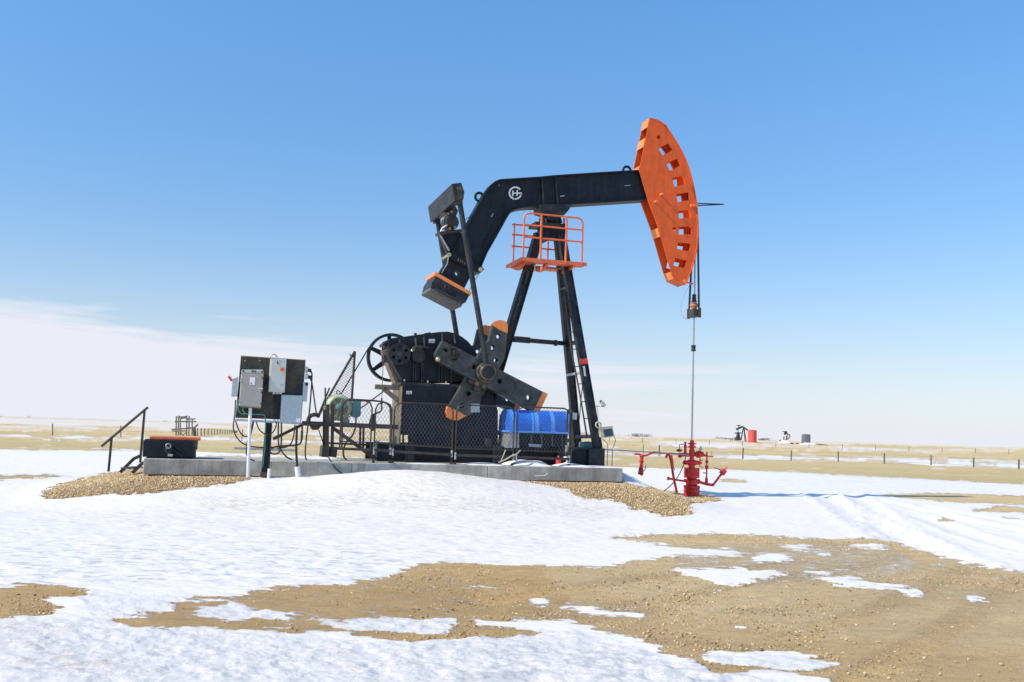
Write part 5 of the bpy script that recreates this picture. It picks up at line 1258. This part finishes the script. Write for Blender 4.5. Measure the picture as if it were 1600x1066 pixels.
MB().tube([P(485, 592, BVV), P(487.5, 597, BVV + .2), P(494, 646, BVV + 1.6), P(496, 652, BVV + 2.0)], .018, 6, 1).build('cable', 'cable', stand)
tag(MB().tube([P(513, 714, -2.0), P(522, 730, -2.26), P(530, 737, -2.3), P(537, 742, -2.34)], .018, 6, 1).build('black_cable', 'cable'), 'black cable drooping over the pad edge below the green motor', 'cable')
MB().bar(P(366, 700.5, BVV + .6), P(462, 704, BVV + .6), .05, .06).build('cross_rail', 'galv', stand)
tag(MB().bar(P(443, 723, -1.6), P(460, 735, -1.6), .01, .01).build('cable_offcut', 'cable'), 'short black cable end lying on the pad behind the conduits', 'cable') if False else None

# ------------------------------------------------------------------ black box with the orange lid, steps and handrail
bx = thing('steel_box', 'low black steel box with an orange lid on the left end of the pad', 'steel box', L(uz(262, 716, -1.4)[0], -1.4, PADZ), TH)
MB().plate([(224, 688), (304, 690), (303, 715.5), (222.5, 714)], -1.9, -.9).build('body', 'black', bx, bevel=.012)
MB().plate([(225, 688), (304, 690), (304.5, 688.4), (226, 686.6)], -1.85, -.95, vr=-1.9).build('top_flange', 'black_worn', bx)
MB().plate([(233.5, 682), (313.5, 684.2), (313.5, 688.6), (233.5, 686.6)], -1.75, -.7).build('lid', 'orange_rail', bx, bevel=.012)
MB().plate([(303.5, 688.5), (309.5, 688.6), (308.5, 702), (306, 704), (306, 715), (303, 715)], -1.6, -1.0).build('end_bracket', 'tanbr', bx)
c = P(265, 704, -2.0); MB().lathe(c, V, [(0, .06), (.04, .1), (.1, .12)], 12).build('valve_body', 'black', bx)
MB().ring(P(263, 697, -2.0), V, .05, .012, 12, 5).build('valve_wheel', 'galv', bx)
for (a, b) in (((272, 696), (292, 712)), ((267, 700), (286, 714))): MB().bar(P(*a, -1.97), P(*b, -1.97), .05, .04).build('brace', 'black', bx)
MB().bar(P(262, 711, -2.0), P(270, 711.5, -2.0), .05, .06).build('valve_nut', 'galv', bx)

stp = thing('handrail_steps', 'dark steel steps with one sloping handrail at the left end of the pad', 'steps', D(205, 735, 23.0), 0)
sd = 23.0; nd_ = 22.2
for pts in ([(158.5, 697.5), (231, 636.5)],): MB().tube([D(*p, nd_) for p in pts], .028, 8).build('handrail', 'rail', stp)
MB().bar(D(174.5, 684, nd_), D(169.5, 737, nd_), .05, .05).build('rail_post', 'rail', stp)
MB().bar(D(226, 641, nd_), D(219, 723, nd_), .05, .05).build('rail_post', 'rail', stp)
sfar = 23.0
def stringer(a, b, c_, y):
    q = [D(*a, y), D(*b, y), D(*c_, y)]; mb = MB(); mb.bar(q[0], q[1], .075, .05); mb.bar(q[1], q[2], .075, .05); return mb
stringer((188, 738), (209, 717), (220, 712), sfar).build('stringer', 'rail', stp)
stringer((207, 739), (219, 727), (226, 722), nd_).build('stringer', 'rail', stp)
p0, p1 = D(200, 730, sfar), D(213, 731.5, nd_)
MB().box((p0 + p1) / 2, Vector((1, 0, 0)), Vector((0, 1, 0)), Z, .10, .40, .015).build('tread', 'rail', stp)

# ------------------------------------------------------------------ red wellhead
wb = L(uz(1080.5, 772, 0)[0], 0, 0)
wl_ = thing('wellhead', 'bright red oil wellhead with stacked valves under the polished rod', 'wellhead', (wb.x, wb.y, gz(wb.x, wb.y)), 0)
def ww(x, y, v=0.0): return P(x, y, v)
def stack(name, cx, ys, n=18, m='red', v=0.0):
    """ys: list of (pixel y, radius px) from bottom to top"""
    s = metres(1.0) * 1.045
    p0 = ww(cx, ys[0][0], v); prof = [((ww(cx, y, v).z - p0.z), r * s) for y, r in ys]
    return MB().lathe(p0, Z, prof, n).build(name, m, wl_)
stack('casing_head', 1080.8, [(775, 12.2), (771.5, 12.2), (771, 11.4), (769, 11.4), (768.6, 12.6), (765, 12.6), (764.6, 11), (763, 11), (762.6, 12.6), (759.5, 12.6), (759, 9.5)])
stack('spool', 1080.8, [(759, 8.2), (757, 9), (750, 9.4), (748, 7.5), (746.5, 8)])
stack('tubing_head', 1080.7, [(746.6, 12), (743, 12), (742.6, 11), (739.6, 11), (739.2, 12.2), (735.6, 12.2), (735.2, 11), (732.2, 11), (731.8, 7)])
for y0, y1 in ((775, 758.5), (747, 731)):
    for k in range(10):
        a = 2 * PI * k / 10; e = (U * math.cos(a) + V * math.sin(a)) * metres(11.2)
        MB().cyl(ww(1080.8, y0) + e, ww(1080.8, y1) + e, .022, n=6).build('stud', 'red', wl_)
stack('neck', 1080.8, [(732, 5), (727, 5), (726, 3)])
s = metres(1)
MB().sphere(ww(1080.7, 723), 10.2 * s, 7 * s, 5.4 * s, 18).build('ball_valve', 'red', wl_)
MB().lathe(ww(1080.7, 723) - U * .2, U, [(-.07, .03), (-.05, .05), (.0, .06), (.4, .06), (.44, .05), (.5, .03)], 10).build('valve_bonnet', 'red', wl_)
stack('neck', 1080.9, [(720, 3.4), (706, 3.6), (705, 4.4)])
stack('flow_tee', 1080.9, [(713.5, 4.4), (704, 4.4), (703, 3)])
stack('stuffing_box', 1081.1, [(705, 4.6), (703.4, 4.6), (703, 3.6), (700, 3.6), (699.6, 5), (697, 5), (696.6, 3.8), (694.6, 3.8), (694.2, 4.8), (692.4, 4.8), (692, 3.4), (689.4, 3.2), (688, 2.6)])
for y_ in (698.4, 693.3): MB().bar(ww(1075, y_), ww(1087.6, y_ + .3), .04, .04).build('gland_bolt', 'red', wl_)
def wt_(pts, r, name='pipe', m='red', v=0.0, sm=0): return MB().tube([ww(x, y, v) for x, y in pts], r * s, 10, sm).build(name, m, wl_)
wt_([(1085, 709.5), (1093, 710), (1105, 712.5)], 1.9); wt_([(1105, 712.8), (1114, 713.8)], 1.0)
MB().lathe(ww(1086, 709.8), U, [(0, .06), (.05, .06), (.06, .1), (.14, .1), (.15, .07), (.24, .07)], 12).build('union', 'red', wl_)
wt_([(1104.6, 706), (1104.4, 730), (1103.7, 757)], 1.3)
stack('needle_valve', 1104.4, [(724, 1.4), (722.6, 2.6), (720.6, 2.6), (719.5, 1.4)], 10); stack('needle_valve', 1104.2, [(733, 1.6), (731.5, 3), (728.4, 3), (727, 1.6)], 10); stack('needle_valve', 1103.8, [(757, 2.6), (749, 2.4), (746, 1.6)], 10)
wt_([(1098.5, 739), (1104, 739.4)], .8, 'valve_stem', 'steel_dk'); wt_([(1112, 714), (1112.3, 706)], .5, 'valve_stem')
wt_([(1094, 711), (1093.5, 729)], .8); wt_([(1093, 719), (1098.5, 719.5)], .7); wt_([(1094, 729), (1099, 731)], .5)
MB().ring(ww(1094.9, 700.8, -.05), V, 2.9 * s, .012, 18, 5).build('gauge_rim', 'rod', wl_); MB().cyl(ww(1094.9, 700.8, -.04), ww(1094.9, 700.8, .01), 2.7 * s, n=16).build('gauge', mat('gauge_face', (.6, .55, .5), .4), wl_); wt_([(1095, 704), (1095.2, 710)], .6, 'gauge_stem', 'brass')
wt_([(1085, 751.5), (1092, 753), (1104, 756.6), (1114, 758.2)], 2.3); wt_([(1114, 758.2), (1126, 742.5), (1132, 734.5)], 1.9)
MB().sphere(ww(1091, 752.5), 4.2 * s, n=10).build('side_valve', 'red', wl_); MB().sphere(ww(1114, 757.8), 2.6 * s, n=10).build('elbow', 'red', wl_)
MB().bar(ww(1127, 741), ww(1132.6, 734.4), .13, .13).build('hammer_union', 'red', wl_, bevel=.02); wt_([(1132, 735), (1136, 729.8)], 1.0); wt_([(1115.8, 731.4), (1121, 732), (1126, 734.6), (1129, 738)], .9, 'valve_handle', sm=1)
wt_([(1070, 752), (1057, 750), (1044, 747.8)], 1.6); MB().cyl(ww(1045.5, 747.9), ww(1043, 747.5), 2.6 * s, n=8).build('plug', 'red', wl_)
MB().sphere(ww(1070.5, 751), 3 * s, n=10).build('side_valve', 'red', wl_)
wt_([(1041, 716), (1041.5, 711.5), (1046, 711), (1049, 722), (1052, 744), (1057.5, 769.5)], 2.0, 'diagonal_leg', sm=1, v=-.2)
wt_([(1049, 711), (1050.8, 722), (1051.4, 729)], 1.6, 'short_pipe', v=.1); wt_([(1051.4, 728), (1054.6, 735.5)], .6, 'chain', 'steel_dk')
wt_([(1076, 711), (1066, 710.6), (1060, 711)], 3.2); MB().sphere(ww(1062.5, 712), 4 * s, n=10).build('check_valve', 'red', wl_)
stack('relief_valve', 1070.7, [(708, 2.4), (700, 2), (699.6, 2.6), (696, 2.6), (695.6, 1.6), (692, 1.6), (690.6, 2.4)], 10)
wt_([(1061.5, 706), (1061.6, 694.8), (1070, 694)], .7, 'pipe', 'steel_dk')
mb = MB(); mb.sphere(ww(1061.4, 704), 4.8 * s, 3 * s, 2.4 * s, 12); mb.build('diaphragm', mat('dark_red_paint', (.17, .02, .03), .5), wl_)
wt_([(1071.6, 714), (1068, 728), (1058, 748), (1046, 761), (1037, 767.5)], .75, 'hose', 'cable', -.15, 2)
# flow line from the skid
fl_ = thing('flow_line', 'long grey flow pipe with a red drop valve between the pad and the wellhead', 'pipe', P(1002, 741, -.1), 0)
def ft(pts, r, name, m, v=-.1, sm=0): return MB().tube([P(x, y, v) for x, y in pts], r * s, 10, sm).build(name, m, fl_)
ft([(930, 701.8), (1022, 706.8)], 1.1, 'pipe', 'galv'); ft([(1021, 706.8), (1076, 710.8)], 1.5, 'pipe', 'pink_pipe')
ft([(992, 709.6), (998, 709.6), (1007, 712.6), (1012, 711), (1018, 708), (1024, 707)], 1.5, 'swing_pipe', 'red', sm=1)
MB().lathe(P(1001.3, 740, -.1), (P(1003, 712, -.1) - P(1001.3, 740, -.1)), [(0, .05), (.05, .07), (.14, .06), (.16, .045), (.3, .045), (.31, .07), (.33, .07), (.34, .05), (.42, .045), (.46, .06), (.5, .04)], 12).build('drop_valve', 'red', fl_)
MB().cyl(P(998, 738, -.12), P(1004, 741, -.12), .05, n=8).build('valve_cap', 'red', fl_)
ft([(1004, 738), (1008.6, 733.5), (1009, 726)], .7, 'valve_lever', 'red', sm=1); ft([(1005, 694.6), (1005.2, 709)], .55, 'marker_rod', 'steel_dk'); ft([(994, 709.5), (990.5, 710.6)], .8, 'pipe_stub', 'red')
for x_ in (949.5, 957): tag(MB().cyl(P(x_, 703, -.2), P(x_ - 1, 733, -.2), .012, n=6).build('ground_stake', 'galv'), 'thin grey stake left of its twin by the right end of the pad' if x_ < 950 else 'thin grey stake farther from the pad end, beside its twin', 'stake', 'thin stakes at the pad end')

# solar box and lamp on the near post leg
sb = thing('solar_box', 'cream weatherproof box with a small dark solar panel beside the near post leg', 'control box', P(948, 684, -.95), TH)
MB().plate([(937.5, 668.5), (940, 666.8), (942.5, 669.5), (943, 683), (939, 684)], -1.0, -.85).build('box_body', 'yellow', sb, bevel=.01)
MB().plate([(940, 667.5), (957, 665), (960.5, 682), (943.5, 685)], -1.0, -.95).build('panel_frame', 'yellow', sb, bevel=.008)
MB().plate([(943, 671.5), (956, 669.5), (958.5, 680.8), (945, 683)], -1.012, -1.001).build('solar_panel', 'panel', sb)
MB().ring(P(935, 664, -1.0), V, metres(4.2), .022, 20, 6).build('cable_coil', 'rope', sb)
MB().tube([P(939, 684, -.95), P(946, 690, -.8), P(949.5, 694, -.5), P(950, 703, -.25)], .01, 5, 1).build('cable', 'galv', sb)
MB().tube([P(960, 682, -.95), P(962, 690, -.7), P(957, 701, -.25)], .01, 5, 1).build('cable', 'galv', sb)
lp = thing('floodlight', 'small grey floodlight on a thin arm off the near post leg', 'floodlight', P(934, 654, -.9), TH)
MB().tube([P(934.5, 660, -.95), P(934.2, 640, -.95), P(932, 634.5, -.95)], .009, 5).build('thin_pole', 'galv', lp)
MB().tube([P(930, 634.4, -.9), P(938.5, 635, -.95), P(939.5, 631, -.95)], .014, 5, 1).build('arm', 'galv', lp)
MB().plate([(939.5, 627.5), (943, 626.5), (947.5, 633), (944.5, 636.5), (941, 634)], -1.02, -.88).build('lamp_head', 'glass', lp, bevel=.01)
MB().sphere(P(939, 627.5, -.95), .04, n=8).build('lamp_joint', 'steel_dk', lp)

# ------------------------------------------------------------------ timber loading ramp and fences behind
cd_ = 112.0
ch = thing('timber_pen', 'weathered grey timber pole structure standing in the field beyond the orange lidded box', 'timber frame', G(290, 681.5, 0), 0)
def T(a, b, w=.16, y=cd_, nm='post'): return MB().bar(D(*a, y), D(*b, y), w, w * .9).build(nm, 'wood', ch)
for x_, y0, dy in ((275.5, 650.3, 0), (279, 651, 2), (282, 655, 3), (292, 649.5, 0), (295.6, 650, 2), (300.4, 655.5, 3)): MB().bar(D(x_, y0, cd_ + dy), D(x_ - .4, 682, cd_ + dy), .14, .14).build('post', 'wood', ch)
T((278, 651.5), (283.5, 653), .3, nm='rail'); T((283, 653), (292, 652), .3, nm='rail'); T((292.5, 654.8), (305, 654.8), .16, cd_ + 2, 'rail'); T((273.5, 658.8), (307, 658.8), .16, nm='rail')
T((268.5, 671.5), (292, 669.5), .16, cd_ - 1, 'rail'); T((269, 673.8), (291, 673.5), .14, cd_ + 1, 'rail'); T((292, 669), (304, 669), .16, cd_ + 1, 'rail')
T((303.5, 667), (304.5, 684), .35, cd_ + 1, 'post'); T((304.5, 668), (309, 663.5), .2, cd_ + 1, 'brace'); T((281, 674), (286, 681), .12, cd_, 'brace'); T((286, 680), (291, 676), .1, cd_, 'brace')
# short posts running away to the right of the pen
ORD = 'first second third fourth fifth sixth seventh eighth ninth tenth eleventh twelfth thirteenth fourteenth fifteenth sixteenth seventeenth eighteenth nineteenth'.split()
for k in range(19):
    t = k / 18; px_ = 308.5 + 62 * (1 - (1 - t) ** 1.7); yb = 681.6 - 1.0 * t; d_ = 112 + 60 * t
    top_ = D(px_ + .3, yb - (13 - 6.2 * t), d_); bot = D(px_, yb, d_); zg = gz(bot.x, bot.y); bot.z = min(bot.z, zg - .1)
    o = MB().bar(bot, top_, .13, .13).build('fence_post', 'wood'); o['kind'] = 'thing'
    tag(o, ORD[k] + ' short grey post to the right of the timber pen, counted from the pen', 'fence post', 'row of short posts beside the timber pen')
# wire fence across the field
fz = [(-60, 661, 678.5), (82.5, 662, 680.5), (189.3, 664.8, 683.6), (377.8, 671, 689.5), (470, 673, 692), (700, 682, 700), (800, 686, 703.5), (1030, 695.6, 712.4), (1160.3, 700, 717.2), (1235.8, 704, 720), (1309.8, 705.6, 721.8), (1381.8, 708.5, 725.2), (1454.8, 711.5, 726.6), (1521.3, 715, 730.3), (1591.6, 718, 733.6), (1670, 720.5, 737)]
wf = thing('wire_fence', 'long wire fence on sparse timber posts crossing the field behind the pumpjack', 'fence', G(1000, 711, 0), 0)
tops = []
for x_, yt, yb in fz:
    b_ = G(x_, yb, 0.0); zg = gz(b_.x, b_.y); t_ = D(x_ + random.uniform(-.6, 1.2), yt, b_.y); b_.z = zg - .2
    MB().bar(b_, t_, .085, .085).build('post', 'wood', wf); tops.append((b_, t_))
for h_ in (.35, .62, .9):
    mb = MB(); mb.tube([b.lerp(t, h_) for b, t in tops], .006, 4); mb.build('wire', 'steel_dk', wf)
wf2 = thing('wire_fence', 'fainter second wire fence far off near the horizon right of the wellhead', 'fence', G(1300, 703, 0), 0)
tops = []
for k in range(16):
    x_ = 900 + 52 * k; yb = 651 + .031 * x_ + 10.5; b_ = G(x_, yb, 0.0); b_.z = gz(b_.x, b_.y) - .2; t_ = b_ + Vector((.05, 0, 1.3))
    MB().bar(b_, t_, .08, .08).build('post', 'wood', wf2); tops.append((b_, t_))
mb = MB(); mb.tube([b.lerp(t, .85) for b, t in tops], .004, 4); mb.build('wire', 'steel_dk', wf2)

# ------------------------------------------------------------------ distant well sites
q1 = lambda a, b: (1130 + a / 10.0, 655 + b / 10.0)
FD = 470.0; ES = FPX
def dpt(a, b, y=FD): return D(*q1(a, b), y)
def dplate(pts, t, nm, m, par, y=FD): return MB().prism([dpt(a, b, y - t / 2) for a, b in pts], Vector((0, t, 0))).build(nm, m, par)
def dbar(a, b, w, nm, m, par, y=FD): return MB().bar(dpt(*a, y), dpt(*b, y), w, w, up=Vector((0, 1, 0))).build(nm, m, par)
b0 = dpt(260, 378); dj = thing('pumpjack', 'small distant black pumpjack at work beside the red tank', 'pumpjack', (b0.x, b0.y, gz(b0.x, b0.y)), 0, 'far pumpjacks on the horizon')
dbar((150, 366), (385, 372), .7, 'skid_beam', 'fardark', dj); dplate([(195, 285), (270, 290), (272, 372), (192, 372)], 2.4, 'gearbox', 'fardark', dj); dplate([(222, 225), (256, 225), (268, 300), (205, 300)], 1.2, 'gearbox_top', 'fardark', dj)
dplate([(183, 208), (285, 208), (283, 226), (183, 228)], .5, 'crank', 'fardark', dj, FD - 1.3); dplate([(225, 195), (243, 195), (243, 250), (225, 250)], .5, 'counterweight', 'fardark', dj, FD - 1.5)
dplate([(238, 132), (300, 104), (318, 114), (420, 182), (414, 206), (318, 140), (300, 132), (250, 160)], .5, 'walking_beam', 'fardark', dj)
dplate([(205, 140), (242, 138), (244, 168), (212, 174)], 1.2, 'beam_weight', 'fardark', dj); dplate([(224, 92), (272, 92), (270, 104), (226, 106)], 2.2, 'equaliser_beam', 'fardark', dj); dbar((246, 100), (240, 150), .35, 'tail_link', 'fardark', dj)
dbar((240, 105), (232, 215), .18, 'pitman_arm', 'fardark', dj, FD - 1.2); dbar((316, 140), (275, 330), .45, 'post_leg', 'fardark', dj); dbar((324, 140), (342, 368), .32, 'post_leg', 'fardark', dj, FD - 1); dbar((328, 140), (362, 366), .32, 'post_leg', 'fardark', dj, FD + 1)
MB().ring(dpt(133, 332), Vector((0, 1, 0)), .55, .16, 14, 5).build('band_wheel', 'fardark', dj)
def tank(x0, x1, yt, yb, nm, m, lab, y=FD, seams=7):
    c0 = dpt((x0 + x1) / 2, yb, y); c0.z = gz(c0.x, c0.y) - .1; c1 = dpt((x0 + x1) / 2, yt, y); r_ = (x1 - x0) / 20 / FPX * y; c1.x = c0.x
    t_ = thing(nm, lab, 'tank', c0, 0); MB().lathe(c0, Z, [(0, r_), (c1.z - c0.z, r_), (c1.z - c0.z + .05, r_ * 1.02), (c1.z - c0.z + .12, r_ * 1.02), (c1.z - c0.z + .35, .3)], 28).build('tank_shell', m, t_)
    if seams == 7:
        MB().bar(c0 + Vector((r_ * .1, -r_ - .05, 0)), Vector((c0.x + r_ * .1, c0.y - r_ - .05, c1.z)), .25, .1).build('ladder', m, t_)
    else:
        for k in range(seams): a = -PI * (.12 + .76 * k / (seams - 1)); e = Vector((math.cos(a), math.sin(a), 0)) * (r_ + .02); MB().bar(c0 + e, Vector((c0.x, c0.y, c1.z)) + e, .22, .08).build('wall_rib', 'galv', t_)
    return t_
tank(385, 521, 178, 377, 'storage_tank', 'farred', 'round red storage tank on the horizon hiding the far pumpjack head', FD - 12)
tank(1226, 1357, 246, 412, 'storage_tank', 'fargrey', 'round dark grey ribbed tank on the horizon, rightmost of the far well sites', FD - 20, 6)
rt_ = thing('red_shed', 'low red tank like bundle at the foot of the far red tank', 'equipment', dpt(550, 405, 400), 0)
MB().cyl(dpt(512, 382, 400), dpt(578, 392, 400), .55, n=12).build('body', 'farred', rt_); MB().cyl(dpt(586, 376, 400), dpt(604, 380, 400), .3, n=8).build('pipe', 'farred', rt_)
b0 = dpt(965, 375, 560); dk = thing('pumpjack', 'smaller end on pumpjack with a red head on the horizon between the tanks', 'pumpjack', (b0.x, b0.y, gz(b0.x, b0.y)), 0, 'far pumpjacks on the horizon')
Y2 = 560
dplate([(945, 188), (1000, 188), (1000, 200), (945, 200)], 3, 'equaliser_beam', 'fardark', dk, Y2); dplate([(966, 200), (996, 196), (1015, 235), (1010, 250), (985, 228), (972, 250), (950, 240)], 1.0, 'walking_beam', 'fardark', dk, Y2)
dplate([(945, 270), (958, 270), (956, 325), (944, 325)], .6, 'crank', 'fardark', dk, Y2 - 1); dplate([(985, 262), (1000, 258), (1002, 320), (984, 320)], .6, 'crank', 'fardark', dk, Y2 + 1); dplate([(945, 322), (990, 318), (984, 362), (950, 372)], 2, 'gearbox', 'fardark', dk, Y2)
dplate([(1026, 228), (1045, 232), (1046, 275), (1030, 312), (1016, 322), (1014, 305), (1030, 280)], .8, 'horsehead', 'farred', dk, Y2); dbar((1000, 235), (1005, 370), .3, 'post_leg', 'galv', dk, Y2); dbar((925, 368), (1020, 374), .7, 'skid_beam', 'fardark', dk, Y2)
MB().sphere(dpt(890, 345, Y2), .5, .3, 1.0, 8).build('motor', 'fardark', dk); dbar((890, 350), (886, 376), .25, 'motor_post', 'galv', dk, Y2)
for (x_, y_, r_, lb_) in ((1068, 388, .75, 'dark rounded equipment lump right of the far red headed pumpjack'), (1155, 395, .8, 'dark equipment lump left of the far grey tank'), (1190, 405, .5, 'smallest dark lump touching the foot of the far grey tank')):
    c = dpt(x_, y_, 430); mb = MB(); mb.sphere(c, r_, r_, r_ * .8, 8); mb.bar(c - Vector((r_ * 1.2, 0, r_ * .5)), c + Vector((r_ * 1.1, 0, r_ * .2)), r_ * .8, r_ * .8); tag(mb.build('equipment', 'fardark'), lb_, 'equipment')
def berm(x0, x1, yc, y, h, nm, m, k=16):
    a, b = dpt(x0, yc, y), dpt(x1, yc, y); zg = gz(a.x, a.y); vs = []; n = k
    for i in range(n + 1):
        t = i / n; e = math.sin(PI * t) ** .7
        for j in range(7):
            w = j / 6; vs.append(Vector((a.x + (b.x - a.x) * t, a.y - 5 + 10 * w, zg - .05 + (h * e * math.sin(PI * w) * (.8 + .4 * random.random())))))
    o = MB().add(vs, [(i * 7 + j, (i + 1) * 7 + j, (i + 1) * 7 + j + 1, i * 7 + j + 1) for i in range(n) for j in range(6)], True).build(nm, m); o['kind'] = 'structure'; return o
M['soil'] = mat('pale_soil', (.55, .46, .33), .9, var=.15, scale=.4)
berm(60, 400, 384, 450, .8, 'soil_bank', 'soil'); berm(870, 1050, 388, 520, 1.7, 'snow_bank', 'snow'); berm(1190, 1480, 412, 420, .9, 'snow_bank', 'snow'); berm(1430, 1640, 425, 400, .5, 'soil_bank', mat('dark_soil', (.16, .13, .10), .9)); berm(640, 800, 390, 480, .6, 'soil_bank', 'soil')
# brush lines on the horizon, too far off to part into trees
def brush(x0, x1, y, h, n, nm='tree_line'):
    mb = MB()
    for k in range(n):
        x_ = random.uniform(x0, x1); dd = y * random.uniform(.97, 1.03); p = D(x_, 651 + .031 * x_, dd); p.z = 0
        hh = h * random.uniform(.55, 1.1) * (.6 + .8 * float(vnoise(np.array(x_ * .25), np.array(3.3))))
        for j in range(26):
            q = p + Vector((random.gauss(0, h * .4), random.gauss(0, h * .4), random.uniform(0, hh))); e = h * .13
            mb.add([q + Vector((random.uniform(-e, e), random.uniform(-e, e), random.uniform(-e, e))) for _ in range(3)], [(0, 1, 2)])
    o = mb.build(nm, 'tree'); o['kind'] = 'stuff'; return o
brush(988, 1017, 1400, 4.2, 46); brush(960, 988, 1500, 3.0, 6); brush(1118, 1148, 1500, 3.4, 40); brush(1186, 1202, 1500, 4.6, 26); brush(870, 925, 1500, 3.6, 40); brush(-10, 9, 1700, 3.6, 6); brush(38, 46, 1700, 3.6, 3); brush(255, 262, 1800, 3, 3)
